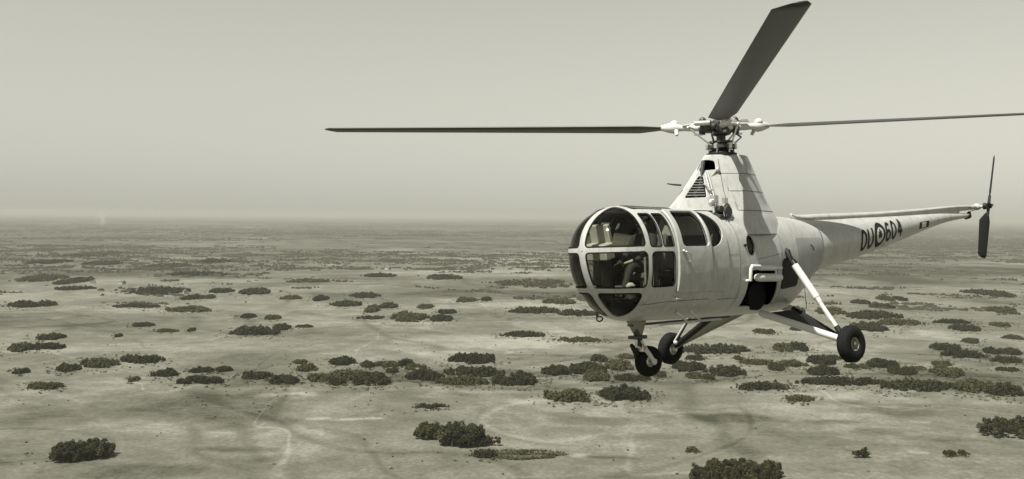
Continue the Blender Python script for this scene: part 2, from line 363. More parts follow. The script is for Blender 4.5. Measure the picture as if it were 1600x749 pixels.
CLUMPS = [(47,87,522,534),(0,34,538,554),(33,88,538,551),(15,37,577,586),(81,116,570,583),(117,173,561,578),(175,251,556,571),(35,90,597,611),(198,211,590,599),(233,270,579,592),
 (293,327,576,586),(332,356,574,585),(272,342,591,606),(371,420,583,597),(351,426,509,525),(421,450,506,516),(239,274,513,519),(291,300,512,518),(177,183,522,529),(200,233,504,511),
 (417,458,588,606),(457,476,564,572),(459,490,571,585),(511,550,560,574),(475,515,587,601),(513,536,595,606),(511,573,580,598),(543,607,583,606),(560,582,566,577),(581,619,565,576),
 (603,619,576,586),(619,646,561,575),(633,664,568,580),(629,694,580,598),(678,766,588,604),(689,800,572,590),(701,774,550,569),(764,842,586,603),(784,853,517,527),(651,696,632,640),
 (866,946,527,535),(925,950,553,565),(800,836,579,602),(850,890,568,587),(888,950,563,586),(913,956,577,597),(951,993,560,580),(969,990,551,560),(960,1021,584,596),(1026,1044,579,589),
 (1076,1099,579,591),(1101,1117,582,593),(1054,1107,562,580),(1107,1171,570,588),(1071,1176,537,553),(1076,1102,553,562),(1151,1163,555,562),(1161,1215,560,570),(1160,1238,593,610),
 (850,928,605,629),(936,1020,603,628),(741,776,701,717),(1073,1089,702,708),(1217,1245,536,550),(1243,1270,535,549),(1207,1232,568,580),(1222,1266,561,574),(1271,1316,553,571),(1268,1320,571,587),
 (1255,1388,586,602),(1326,1345,569,577),(1346,1363,569,577),(1362,1413,561,576),(1398,1439,573,587),(1463,1489,564,573),(1469,1509,536,550),(1517,1537,529,539),(1482,1549,546,561),(1549,1567,544,555),
 (1569,1604,545,556),(1562,1604,558,569),(1472,1516,572,591),(1564,1596,575,582),(1386,1511,591,611),(1507,1567,592,615),(1552,1574,606,619),(1574,1606,596,620),
 (1480,1496,713,718),(1504,1513,711,717),(1233,1275,616,628),(1378,1453,498,510),(1346,1397,503,520),(1473,1522,499,507),(1498,1539,507,519),(1562,1586,503,512),(1577,1604,525,533),(1240,1254,513,519),(1183,1214,516,524),
 (410,432,492,500),(462,485,507,512),(513,561,468,478),(544,589,457,465),(435,466,461,467),(485,506,460,469),(566,586,476,490),(589,617,472,482),(652,674,474,482),(556,600,494,499),(605,666,488,504),
 (669,706,493,504),(681,711,484,492),(711,744,465,473),(752,767,465,472),(794,881,480,491),(850,900,469,478),(872,938,484,495),(660,723,430,438),(766,905,434,448),(561,615,428,434),(442,513,436,442),
 (0,65,468,480),(169,245,474,481),(249,325,478,488),(371,393,490,498),(77,132,446,453),(0,67,427,440),(70,106,431,443),(184,278,446,459),(276,307,458,467),(310,328,459,466),(319,356,449,457),(368,412,449,460),
 (246,347,423,431),(212,276,410,418),(298,353,405,411),(112,166,407,415),(18,78,405,413),(61,144,392,402),(1341,1367,467,475),(1381,1404,461,469),(1409,1423,462,469),(1370,1403,474,482),(1292,1332,478,493),
 (1332,1427,485,499),(1567,1604,477,490),(1553,1604,450,464),(1231,1263,477,488),(1292,1322,555,562),(1000,1050,546,556),(1420,1452,573,579)]
ORD = ['zeroth','first','second','third','fourth','fifth','sixth','seventh','eighth','ninth','tenth','eleventh','twelfth','thirteenth','fourteenth','fifteenth','sixteenth','seventeenth','eighteenth','nineteenth']
TENS = {20:'twent',30:'thirt',40:'fort'}
def ordinal(n):
    if n < 20: return ORD[n]
    t = n//10*10; return TENS[t] + 'ieth' if n == t else TENS[t] + 'y-' + ORD[n-t]
BANDS = [(640,999,'open grass below the scrub belt'),(600,640,'nearest row of the scrub belt'),(588,600,'front half of the dark scrub belt'),(574,588,'middle of the dark scrub belt'),(560,574,'back half of the dark scrub belt'),
 (530,560,'pale band just behind the scrub belt'),(500,530,'second pale band behind the scrub belt'),(478,500,'middle distance level with the belly'),(455,478,'middle distance level with the door'),(0,455,'far plain toward the horizon')]
def thicket(x0, x1, yt, yb, label, seed):
    r = np.random.default_rng(seed); xc = (x0+x1)/2; g_ = 1.0 + 0.06*(x1-x0 < 60); x0, x1 = xc-(x1-x0)/2*g_-1, xc+(x1-x0)/2*g_+1; yt -= 1.2; yb += .6
    cx, cy = spot(xc, yb); px_m = FPX/cy
    hp = yb - yt; th = min(max(0.66*hp/px_m, 2.4), 7.5); hpx = th*px_m; rest = max(hp - hpx*0.85, 1.0)
    _, y0 = spot(xc, yb); _, y1 = spot(xc, yb - rest); dep = max(y1 - y0, 7.0); wid = (x1 - x0)/px_m
    R = max(1.15, th*0.27); area = wid*dep
    n = int(np.clip(area/(R*R*1.5), 8, 150)); R = max(R, 0.60*sqrt(area/n)); R = min(R, th*0.7)
    gz = float(relief(cx, cy)); cen = []; rad = []; stem = MB(); cnt = 0; ph = r.uniform(0, 6.28, 4); hn = r.uniform(0, 99)
    while len(cen) < 2*n and cnt < n*40:
        cnt += 1; u = r.uniform(-1.08, 1.08); v = r.uniform(-1.1, 1.1); a = atan2(v, u)
        lim = 0.90 + 0.14*sin(2*a + ph[0]) + 0.16*sin(3*a + ph[1]) + 0.12*sin(5*a + ph[2]) + 0.1*sin(9*a + ph[3]); rr = abs(u)**2.0 + abs(v)**2.0
        if rr > lim and not (rr < lim + .35 and r.random() < .10): continue
        if wid > 14 and float(fbm(VN3, np.array([u*wid/16 + hn]), np.array([v*dep/10 + hn]), 1.0, 2)[0]) < .36: continue
        edge = min(1.0, rr/max(lim, .3)); hv = 0.55 + 0.6*float(fbm(VN, np.array([u*wid/9 + hn]), np.array([v*dep/9]), 1.0, 2)[0])
        hh = th*(1.0 - 0.45*edge**2)*hv*r.uniform(0.75, 1.15); q = R*r.uniform(0.6, 1.25)*(1 - 0.3*edge)
        x = cx + u*(wid/2 - min(R*0.6, wid*0.15)); y = cy + dep/2 + v*dep/2; z = float(relief(x, y))
        cen.append((x - cx, y - cy, z - gz + hh - min(q, hh*0.5))); rad.append((q, q, min(q*1.15, hh*0.55)))
        if len(stem.V) < 240: stem.tube([(x - cx, y - cy, z - gz - 0.5), (x - cx + r.normal()*0.2, y - cy, z - gz + hh*0.7)], [0.11, 0.05], 4, caps=False, up=(1, 0, 0))
        cen.append((x - cx + r.normal()*0.5, y - cy + r.normal()*0.5, z - gz + hh*0.26)); rad.append((q*0.95, q*0.95, hh*0.32))
    cen = np.array(cen); rad = np.array(rad); nl = int(np.clip(len(cen)*36, 500, 9000))
    V = leaf_cloud(r, cen, rad, nl, max(0.30, min(0.26*R, 0.85)))
    root = bpy.data.objects.new('willow_thicket', None); C.objects.link(root); root.location = (cx, cy, gz); root.empty_display_size = 0.5
    me = bpy.data.meshes.new('foliage'); k = len(V)//4
    me.vertices.add(len(V)); me.vertices.foreach_set('co', V.astype(np.float32).reshape(-1)); me.loops.add(k*4); me.loops.foreach_set('vertex_index', np.arange(k*4, dtype=np.int32))
    me.polygons.add(k); me.polygons.foreach_set('loop_start', np.arange(0, k*4, 4, dtype=np.int32)); me.update(calc_edges=True); me.validate()
    me.materials.append(LEAF[seed % 3]); f = bpy.data.objects.new('foliage', me); C.objects.link(f); f.parent = root
    st_ = make_obj('stems', stem.V, stem.F, BARK, root, smooth=False); st_['kind'] = 'stuff'
    tag(root, label, 'thicket', 'willow and aspen thickets on the prairie')
def all_thickets():
    seed = 500
    for lo, hi, bname in BANDS:
        row = sorted([c for c in CLUMPS if lo <= c[3] < hi], key=lambda c: c[0] + c[1])
        for i, c in enumerate(row):
            w = c[1] - c[0]; h = c[3] - c[2]
            shp = 'long low' if w > 4.6*h else 'small rounded' if w < 26 else 'broad bushy'
            thicket(*c, f'{shp} thicket, {ordinal(i+1)} from the left in the {bname}', seed); seed += 1
all_thickets()

def fast_mesh(name, V, F, m):
    """mesh of same-sized faces from arrays"""
    V = np.asarray(V, np.float32); F = np.asarray(F, np.int32); me = bpy.data.meshes.new(name); k, c = F.shape
    me.vertices.add(len(V)); me.vertices.foreach_set('co', V.reshape(-1)); me.loops.add(k*c); me.loops.foreach_set('vertex_index', F.reshape(-1))
    me.polygons.add(k); me.polygons.foreach_set('loop_start', np.arange(0, k*c, c, dtype=np.int32)); me.update(calc_edges=True); me.materials.append(m)
    o = bpy.data.objects.new(name, me); C.objects.link(o); return o
def far_woods():
    """scrub and woods of the far plain that read as one dark mass"""
    r = np.random.default_rng(21); N0 = 32000
    d = np.exp(r.uniform(log(1350), log(36000), N0)); a = np.radians(r.uniform(-33, 33, N0)); x = d*np.sin(a); y = d*np.cos(a)
    dens = fbm(VN2, x*0.6, y, 1300, 4); keep = r.random(N0) < np.clip((dens - 0.37)*5.0, 0.05, 1)*np.where(d > 2100, np.clip(d/4500, .42, 1), 0.05)
    d, x, y = d[keep], x[keep], y[keep]; n = min(len(d), 11500); d, x, y = d[:n], x[:n], y[:n]
    big = np.clip(d/5000, 0.4, 4.5); Ln = r.lognormal(3.3, 0.75, n)*big; D = Ln*r.uniform(0.2, 0.8, n); h = r.uniform(1.6, 4.6, n); sl = r.normal(size=n)*0.3
    br = np.maximum(1.8, 0.0011*d); k = np.clip(Ln*D/(br*br*2.6), 4, np.where(d < 6000, 40, 12)).astype(int); br = np.maximum(br, 0.80*np.sqrt(Ln*D/k))
    rep_ = np.repeat(np.arange(n), k); m = len(rep_); u, v = r.normal(size=(2, m))*0.5
    bx = x[rep_] + u*Ln[rep_]; by = y[rep_] + v*D[rep_] + u*Ln[rep_]*sl[rep_]; dd = d[rep_]; z = relief(bx, by)*np.clip((12000 - dd)/8000, 0, 1)
    w = br[rep_]*r.uniform(0.4, 1.3, m); hh = h[rep_]*r.uniform(0.4, 1.15, m); an = np.arange(5)*2*pi/5
    ca, sa = np.cos(an)[None], np.sin(an)[None]; q = w[:, None]*r.uniform(0.7, 1.3, (m, 5))
    low = np.stack([bx[:, None] + q*ca, by[:, None] + q*sa, np.broadcast_to((z - 0.4)[:, None], q.shape)], -1)
    up = np.stack([bx[:, None] + q*ca*0.78, by[:, None] + q*sa*0.78, z[:, None] + hh[:, None]*r.uniform(0.4, 0.8, (m, 5))], -1)
    top = np.stack([bx, by, z + hh], -1)[:, None]; V = np.concatenate([low, up, top], 1).reshape(-1, 3); base = np.arange(m)[:, None]*11; T_ = []
    for i in range(5):
        j = (i+1) % 5; T_ += [np.concatenate([base+i, base+j, base+5+j], 1), np.concatenate([base+i, base+5+j, base+5+i], 1), np.concatenate([base+5+i, base+5+j, base+10], 1)]
    o = fast_mesh('far_woods', V, np.concatenate(T_, 0), mat('far_leaf_mass', 0.024, 0.8, olive=0.35, noise=(0.02, 0.3), spec=0.1)); tag(o, 'faint dark woods and scrub scattered over the far hazy plain', 'woods', kind='stuff')
far_woods()
def low_scrub():
    """knee-high scrub straggling round the thickets, too small to count"""
    r = np.random.default_rng(33); P = []; Q = []
    for c in CLUMPS:
        if c[3] < 455: continue
        w = (c[1]-c[0])/2; h = c[3]-c[2]; k = int(6 + w*1.1)
        for i in range(k):
            a = r.uniform(0, 2*pi); q = r.uniform(.85, 1.7); px = (c[0]+c[1])/2 + w*q*cos(a); py = c[3] - h*.18 - h*.42*q*sin(a); x, y = spot(px, min(max(py, 420), 760)); P.append((x, y)); Q.append(r.uniform(.35, 1.25))
    for i in range(800):
        px = r.uniform(-20, 1620); py = 585 + r.normal()*30 if r.random() < .55 else r.uniform(440, 745); x, y = spot(px, min(max(py, 430), 760))
        if float(fbm(VN, np.array([x]), np.array([y]), 60, 3)[0]) > .5: P.append((x, y)); Q.append(r.uniform(.2, .7))
    P = np.array(P); Q = np.array(Q); cen = np.stack([P[:, 0], P[:, 1], relief(P[:, 0], P[:, 1]) + Q*.35], 1); V = leaf_cloud(r, cen, np.stack([Q*1.5, Q*1.5, Q*.8], 1), len(P)*14, 0.30)
    o = fast_mesh('scrub', V, np.arange(len(V)).reshape(-1, 4), LEAF[1]); tag(o, 'low straggling scrub scattered between the thickets on the grass', 'scrub', kind='stuff')
low_scrub()

def low_sedge():
    """ring of low sedge around a dried slough, lower centre"""
    r = np.random.default_rng(9); P = []
    for k in range(2600):
        a = r.uniform(0, 2*pi); low = sin(a) < -.05; w = 0.16 if low else 0.5; q = 1 - abs(r.normal())*w + 0.10*sin(3*a) + 0.06*sin(7*a + 1)
        if r.random() > (0.9 if low else 0.30 + 0.5*(0.5 + 0.5*sin(4*a + 2))): continue
        px = 815 + 68*cos(a)*q; py = 710.5 - 8*sin(a)*q; x, y = spot(px, py); P.append((x, y, float(relief(x, y)) + 0.25))
    P = np.array(P); V = leaf_cloud(r, P, np.full((len(P), 3), 0.5)*np.array([1.2, 1.2, 0.9]), 5200, 0.25)
    o = make_obj('sedge', V, quads(len(V)//4), LEAF[1], smooth=False); tag(o, 'low ring of sedge around a dried slough below the centre grove', 'sedge', kind='stuff')
low_sedge()

def farm_house(px, py, w, l, h, rot, label):
    x, y = spot(px, py); root = bpy.data.objects.new('farm_house', None); C.objects.link(root)
    root.location = (x, y, float(relief(x, y))); root.rotation_euler = (0, 0, rot)
    a, b = w/2, l/2; e = h*0.6
    make_obj('wall', [(-a,-b,-.5),(a,-b,-.5),(a,b,-.5),(-a,b,-.5),(-a,-b,e),(a,-b,e),(a,b,e),(-a,b,e),(0,-b,h),(0,b,h)],
             [(0,1,5,8,4),(2,3,7,9,6),(1,2,6,5),(3,0,4,7)], WALLW, root, smooth=False)
    o = .35; s = e - .3*(h-e)/a
    rf = make_obj('roof', [(-a-o,-b-o,s),(0,-b-o,h+.05),(a+o,-b-o,s),(-a-o,b+o,s),(0,b+o,h+.05),(a+o,b+o,s),(-a-o,-b-o,s+.2),(0,-b-o,h+.28),(a+o,-b-o,s+.2),(-a-o,b+o,s+.2),(0,b+o,h+.28),(a+o,b+o,s+.2)],
             [(0,3,4,1),(1,4,5,2),(7,10,9,6),(8,11,10,7),(0,1,7,6),(1,2,8,7),(3,9,10,4),(4,10,11,5),(0,6,9,3),(2,5,11,8)], ROOFD, root, smooth=False)
    MB().box((a*.4, b*.5, h+.2), (.7, .7, 1.4)).obj('chimney', ROOFD, rf, False, heli=False)
    MB().box((0, -b-.03, 1.0), (1.0, .08, 2.0)).obj('door', BARK, root, False, heli=False)
    for sx in (-1, 1): MB().box((sx*a*.6, -b-.03, 1.6), (.8, .08, .9)).obj('window', BLACK, root, False, heli=False)
    tag(root, label, 'house', 'white farm buildings on the far plain')
farm_house(145,442,8,10,6,.3,'tiny white farm building on the far plain, leftmost of them')
farm_house(191,443,9,8,6,1.2,'tiny white farm building, second from the left on the far plain')
farm_house(290,457,7,9,6,.5,'tiny white farm building right of the long far thicket')
farm_house(332,448,6,6,9,.2,'tall narrow white farm building on the far plain')
farm_house(356,452,8,7,5,.9,'low white farm building beside the tall narrow one')
farm_house(606,422,8,12,7,.9,'tiny white building alone on the far plain at centre')

# ------------------------------------------------------------------ the helicopter
HEAD = atan2(-0.625, -0.78); ROLL = radians(3.0)
HM = Matrix.Rotation(HEAD, 4, 'Z') @ Matrix.Rotation(ROLL, 4, 'X')
HELI = bpy.data.objects.new('helicopter', None); C.objects.link(HELI)
HELI.matrix_world = Matrix.Translation((3.47, 16.0, CH)) @ HM @ Matrix.Translation((0, 0, -ZR))
tag(HELI, 'pale helicopter with glazed nose and long tapering tail flying above the prairie', 'helicopter')

def pchip(xs, ys):
    xs = np.array(xs, float); ys = np.array(ys, float); h = np.diff(xs); d = np.diff(ys)/h; m = np.zeros_like(ys); m[0] = d[0]; m[-1] = d[-1]
    for i in range(1, len(xs)-1):
        if d[i-1]*d[i] > 0:
            w1 = 2*h[i]+h[i-1]; w2 = h[i]+2*h[i-1]; m[i] = (w1+w2)/(w1/d[i-1]+w2/d[i])
    def f(x):
        x = np.clip(np.asarray(x, float), xs[0], xs[-1]); i = np.clip(np.searchsorted(xs, x)-1, 0, len(xs)-2)
        t = (x-xs[i])/h[i]; t2 = t*t; t3 = t2*t
        return (2*t3-3*t2+1)*ys[i] + (t3-2*t2+t)*h[i]*m[i] + (-2*t3+3*t2)*ys[i+1] + (t3-t2)*h[i]*m[i+1]
    return f
STA = [(-8.27,.125,.035,.045,2.0),(-7.35,.125,-.062,.100,2.0),(-5.3,.06,-.45,.255,2.0),(-3.7,.01,-.757,.385,2.0),(-2.9,-.02,-.88,.430,2.0),(-2.3,-.03,-1.00,.470,2.05),(-1.95,-.02,-1.14,.505,2.1),
       (-1.6,.0,-1.40,.560,2.2),(-1.1,.03,-1.61,.670,2.3),(-.5,.07,-1.62,.735,2.4),(.2,.10,-1.615,.76,2.45),(.9,.125,-1.60,.76,2.45),(2.0,.15,-1.575,.755,2.45),(2.36,.16,-1.56,.75,2.4)]
_x = [s[0] for s in STA]; fT, fB, fW, fN = [pchip(_x, [s[k] for s in STA]) for k in (1, 2, 3, 4)]
NX0, NX1, NZ = 2.36, 3.18, -0.52
def prof(X):
    X = np.asarray(X, float); t = np.clip((X-NX0)/(NX1-NX0), 0, 1)
    zt = fT(X); zb = fB(X); hw = fW(X); n = fN(X)
    st = np.power(np.maximum(1-t**2.0, 0), 1/2.15); sb = np.power(np.maximum(1-t**1.75, 0), 1/1.65); sw = np.power(np.maximum(1-t**2.2, 0), 1/2.1)
    return NZ+(zt-NZ)*st, NZ+(zb-NZ)*sb, hw*sw, n - 0.25*t
def sideY(X, Z):
    zt, zb, hw, n = prof(X); zc = (zt+zb)/2; h = np.maximum((zt-zb)/2, 1e-4)
    return hw*np.power(np.maximum(1-np.abs((np.asarray(Z, float)-zc)/h)**n, 0), 1/n)
def loft(Xs, th):
    X = np.asarray(Xs)[:, None]; zt, zb, hw, n = prof(X); c = np.cos(th)[None]; s = np.sin(th)[None]
    y = hw*np.sign(c)*np.abs(c)**(2/n); z = (zt+zb)/2 + (zt-zb)/2*np.sign(s)*np.abs(s)**(2/n)
    return np.stack([np.broadcast_to(X, y.shape), y, z], -1)
def gnormals(P, wrap):
    di = np.gradient(P, axis=0)
    dj = (np.roll(P, -1, 1)-np.roll(P, 1, 1)) if wrap else np.gradient(P, axis=1)
    N = np.cross(dj, di); l = np.linalg.norm(N, axis=-1, keepdims=True); return N/np.maximum(l, 1e-9)
def clip_grid(P, S, wrap=False, flip=False):
    """the part of a grid surface where S > 0, cut cleanly along S = 0"""
    n, m = P.shape[:2]; jm = m if wrap else m-1
    ii, jj = np.meshgrid(np.arange(n-1), np.arange(jm), indexing='ij'); j2 = (jj+1) % m
    Q = np.stack([ii*m+jj, ii*m+j2, (ii+1)*m+j2, (ii+1)*m+jj], -1).reshape(-1, 4)
    Sf = S.reshape(-1); Pf = P.reshape(-1, 3); pos = Sf[Q] > 0; full = pos.all(1); part = pos.any(1) & ~full
    V = []; F = []; idx = {}; ed = {}
    def vid(a):
        if a not in idx: idx[a] = len(V); V.append(Pf[a])
        return idx[a]
    def eid(a, b):
        k = (a, b) if a < b else (b, a)
        if k not in ed:
            t = Sf[k[0]]/(Sf[k[0]]-Sf[k[1]]); ed[k] = len(V); V.append(Pf[k[0]]*(1-t)+Pf[k[1]]*t)
        return ed[k]
    for q in Q[full]: F.append([vid(int(a)) for a in q])
    for q in Q[part]:
        f = []
        for k in range(4):
            a, b = int(q[k]), int(q[(k+1) % 4])
            if Sf[a] > 0: f.append(vid(a))
            if (Sf[a] > 0) != (Sf[b] > 0): f.append(eid(a, b))
        if len(f) >= 3: F.append(f)
    if flip: F = [f[::-1] for f in F]
    return V, F
def rnd(r, *ds):
    """rounded inside distance from half-space distances"""
    D = np.stack(np.broadcast_arrays(*ds), 0); mn = D.min(0); q = np.sqrt((np.maximum(r-D, 0)**2).sum(0)); return np.where(mn > r, mn, r-q)
def poly_sdf(pts, r=0.03):
    pts = np.array(pts, float); c = pts.mean(0)
    def f(x, z):
        ds = []
        for k in range(len(pts)):
            a = pts[k]; b = pts[(k+1) % len(pts)]; e = b-a; nn = np.array([-e[1], e[0]])/np.linalg.norm(e)
            if nn @ (c-a) < 0: nn = -nn
            ds.append((x-a[0])*nn[0] + (z-a[1])*nn[1])
        return rnd(r, *ds)
    return f
def boxs(u, v, u0, u1, v0, v1, r): return rnd(r, u-u0, u1-u, v-v0, v1-v)

def X_(P): return P[..., 0]
def Z_(P): return P[..., 2]
RING = 2.58
def nose_upper(s): return lambda P: rnd(.06, X_(P)-RING-.02-.10*(Z_(P)+.46)*0, s*P[..., 1]-.062, Z_(P)+.455)
def nose_mid(s): return lambda P: rnd(.06, X_(P)-RING, s*P[..., 1]-.070, Z_(P)+1.045, -.535-Z_(P))
def nose_low(s): return lambda P: rnd(.06, X_(P)-RING-.03, s*P[..., 1]-.070, -1.125-Z_(P))
def side_win(s, a, b, lo, hi, r=.06): return lambda P: np.where(s*P[..., 1] > 0.02, boxs(X_(P), Z_(P), a, b, lo, hi, r), -1.0)
def roof_win(s): return lambda P: np.where(Z_(P) > -.2, boxs(X_(P), s*P[..., 1], 1.60, 2.50, .07, .36, .06), -1.0)
def d_win(s):
    def f(P):
        x = X_(P); z = Z_(P); e = 1-np.sqrt(np.minimum((x-1.205)/.29, 0)**2 + ((z+.225)/.262)**2); return np.where(s*P[..., 1] > .02, rnd(.02, e*.26, 1.215-x), -1.0)
    return f
def oval(s, xc, zc, rx, rz): return lambda P: np.where(s*P[..., 1] > .02, (1-np.sqrt(((X_(P)-xc)/rx)**2+((Z_(P)-zc)/rz)**2))*min(rx, rz), -1.0)
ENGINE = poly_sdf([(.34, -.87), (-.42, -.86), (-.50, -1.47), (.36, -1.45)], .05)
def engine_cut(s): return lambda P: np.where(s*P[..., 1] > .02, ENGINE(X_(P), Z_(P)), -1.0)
WINS = []
for s in (1, -1):
    sd_ = 'port' if s > 0 else 'starboard'
    WINS += [('window', nose_upper(s), f'large domed upper {sd_} nose window'), ('window', nose_mid(s), f'middle {sd_} nose window'), ('window', nose_low(s), f'lowest {sd_} chin window'),
             ('window', side_win(s, 2.285, 2.515, -.465, .02, .035), f'front half of the upper {sd_} side window'), ('window', side_win(s, 2.03, 2.255, -.465, .02, .035), f'rear half of the upper {sd_} side window'),
             ('window', side_win(s, 2.035, 2.50, -1.045, -.545), f'lower {sd_} side window'), ('roof_window', roof_win(s), f'{sd_} roof window above the cabin'),
             ('window', side_win(s, 1.30, 1.885, -.475, .025, .07), f'{sd_} cabin door window'), ('window', d_win(s), f'D-shaped {sd_} window behind the door'), ('porthole', oval(s, .27, -.475, .085, .145), f'small oval {sd_} porthole')]
tt = np.linspace(0, 1, 70); noseX = NX1 - (NX1-NX0)*(1-np.sin(tt*pi/2))**1.0
noseX = np.unique(np.concatenate([NX0 + (NX1-NX0)*np.sin(np.linspace(0, pi/2, 80))*0.99995]))
bodyX = np.concatenate([np.arange(-2.1, -.7, .035), np.arange(-.7, NX0, .0135), noseX[1:]]) if True else None
TH = np.linspace(0, 2*pi, 300, endpoint=False)
GP = loft(bodyX, TH); GN = gnormals(GP, True)
hole = np.full(GP.shape[:2], -1.0)
for nm, f, lb in WINS: hole = np.maximum(hole, f(GP))
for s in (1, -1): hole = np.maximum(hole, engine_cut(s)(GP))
V, F = clip_grid(GP, -hole, True)
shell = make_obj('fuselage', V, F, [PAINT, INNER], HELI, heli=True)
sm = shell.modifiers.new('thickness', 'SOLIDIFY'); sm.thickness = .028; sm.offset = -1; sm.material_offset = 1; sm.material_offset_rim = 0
for nm, f, lb in WINS:
    S = f(GP)
    V, F = clip_grid(GP - GN*.012, S+.012, True); w = make_obj(nm, V, F, GLASS, HELI, heli=True); w['label'] = lb
    V, F = clip_grid(GP + GN*.0025, np.minimum(S+.007, .013-S), True)
    make_obj('rubber_seal', V, F, RUBBER, w, heli=True)

# tail boom
tailX = np.concatenate([np.linspace(-8.27, -2.1, 90), [-2.04]])
TP = loft(tailX, np.linspace(0, 2*pi, 72, endpoint=False))
V, F = clip_grid(TP, np.ones(TP.shape[:2]), True); k = len(V); V = list(V)
F.append(list(range(72)))
make_obj('tail_boom', V, F, PAINT, HELI, heli=True)
def skin_patch(name, X0, X1, Z0, Z1, sdf, off, m, side=1, thick=0.0, nx=60, nz=60, parent=None, fY=None):
    fY = fY or sideY
    xs = np.linspace(X0, X1, nx); zs = np.linspace(Z0, Z1, nz); X, Z = np.meshgrid(xs, zs, indexing='ij'); P = np.stack([X, fY(X, Z), Z], -1)
    N = gnormals(P, False); P = P + N*off; S = sdf(X, Z); P[..., 1] *= side
    V, F = clip_grid(P, S, False, flip=side < 0)
    o = make_obj(name, V, F, m, parent or HELI, heli=True)
    if thick: q = o.modifiers.new('thickness', 'SOLIDIFY'); q.thickness = thick; q.offset = -1
    return o
def ribbon(pts, w, off, side=1, closed=False, fY=None, sub=10):
    """a painted stroke laid on the skin: pts are (X, Z) points along its middle"""
    fY = fY or sideY; pts = [np.array(p, float) for p in pts]
    if closed: pts = pts + [pts[0]]
    d = []
    for a, b in zip(pts[:-1], pts[1:]):
        for t in np.linspace(0, 1, sub, endpoint=False): d.append(a*(1-t)+b*t)
    d.append(pts[-1]); d = np.array(d)
    T = np.gradient(d, axis=0)
    if closed: T[0] = T[-1] = d[1]-d[-2]
    T /= np.maximum(np.linalg.norm(T, axis=1), 1e-9)[:, None]; Nn = np.stack([-T[:, 1], T[:, 0]], 1)
    V = []; F = []
    for q in (-1, 0, 1):
        e = d + Nn*q*w/2; y = fY(e[:, 0], e[:, 1]); h = 1e-3
        gx = (fY(e[:, 0]+h, e[:, 1])-fY(e[:, 0]-h, e[:, 1]))/(2*h); gz = (fY(e[:, 0], e[:, 1]+h)-fY(e[:, 0], e[:, 1]-h))/(2*h)
        nn = np.stack([-gx, np.ones_like(gx), -gz], 1); nn /= np.linalg.norm(nn, axis=1)[:, None]
        p = np.stack([e[:, 0], y, e[:, 1]], 1) + nn*off; p[:, 1] *= side; V += p.tolist()
    n = len(d)
    for q in (0, 1):
        for i in range(n-1): F.append((q*n+i, q*n+i+1, (q+1)*n+i+1, (q+1)*n+i))
    return V, F
def strokes(name, lines, w, off, m, side=1, parent=None, fY=None, label=None):
    M_ = MB()
    for k, l in enumerate(lines):
        cl = len(l) > 2 and isinstance(l[-1], str); V, F = ribbon(l[:-1] if cl else l, w, off + 0.0004*k, side, cl, fY); M_.add(V, F)
    o = make_obj(name, M_.V, M_.F, m, parent or HELI, heli=True)
    if label: o['label'] = label
    return o

for s in (1, -1):
    door_s = lambda x, z: np.minimum(boxs(x, z, 1.262, 1.985, -1.135, .055, .03), -boxs(x, z, 1.30, 1.885, -.475, .025, .07)-.004)
    dr = skin_patch('door', 1.24, 2.0, -1.15, .065, door_s, .046, PAINT2, s, .044, 110, 130)
    if s > 0:
        h = MB(); y = float(sideY(1.9, -.56))+.052
        h.tube([(1.90, y, -.545), (1.88, y+.035, -.55), (1.80, y+.045, -.58), (1.765, y+.03, -.66), (1.775, y+.005, -.70)], .011, 8); h.ball((1.905, y+.005, -.54), .026)
        h.obj('handle', STEEL, dr)
    rp = lambda x, z: np.minimum(boxs(x, z, .845, 1.248, -1.15, .05, .03), -np.maximum(d_win(1)(np.stack([x, np.ones_like(x), z], -1)), -1)-.004)
    skin_patch('rear_side_panel', .83, 1.26, -1.16, .06, rp, .020, PAINT2, s, .018, 70, 120)
    # the slide rail above the door
    r_ = MB(); xs = np.linspace(.72, 1.72, 14); r_.tube([(x, s*(float(sideY(x, .065))+.012), .066) for x in xs], .020, 8); r_.obj('door_rail', DSTEEL, HELI)
    strokes('panel_seam', [[(.55, -1.45), (.55, -.9), (.56, -.3), (.60, .0)], [(.56, -.62), (.845, -.62)], [(-.55, -1.35), (-.55, -.9), (-.56, -.3)], [(-.55, -.62), (.13, -.70)], [(1.0, -1.29), (.45, -1.29)], [(2.58, -1.30), (2.1, -1.27), (1.2, -1.27)]], .007, .0022, SEAM, s)
    strokes('tail_seam', [[(-2.08, -.12), (-2.06, -.5), (-2.08, -1.0)]], .010, .002, SEAM, s); strokes('tail_seam', [[(-6.7, .04), (-6.7, -.10)]], .010, .002, SEAM, s)
    pn = lambda x, z: rnd(.04, x+2.02, -1.05-x, -.365-z, z+.98+(x+1.05)*-.22)
    ap = skin_patch('access_panel', -2.03, -1.04, -1.15, -.35, pn, .006, GREYPANEL, s, .005, 60, 50)
    if s > 0:
        y = float(sideY(-1.66, -.52)); MB().tube([(-1.62, y+.012, -.48), (-1.66, y+.03, -.53), (-1.71, y+.01, -.58)], .008, 6).obj('latch', DSTEEL, ap)
    # small lugs
    y = float(sideY(1.95, -1.24)); MB().tube([(1.99, s*(y-.02), -1.235), (1.97, s*(y+.045), -1.235), (1.90, s*(y+.05), -1.24)], [.03, .026, .012], 8).obj('door_stop', STEEL, HELI)
    y = float(sideY(.42, -.47)); MB().tube([(.42, s*(y-.01), -.475), (.42, s*(y+.03), -.475)], .022, 8).obj('filler_cap', BLACK, HELI)

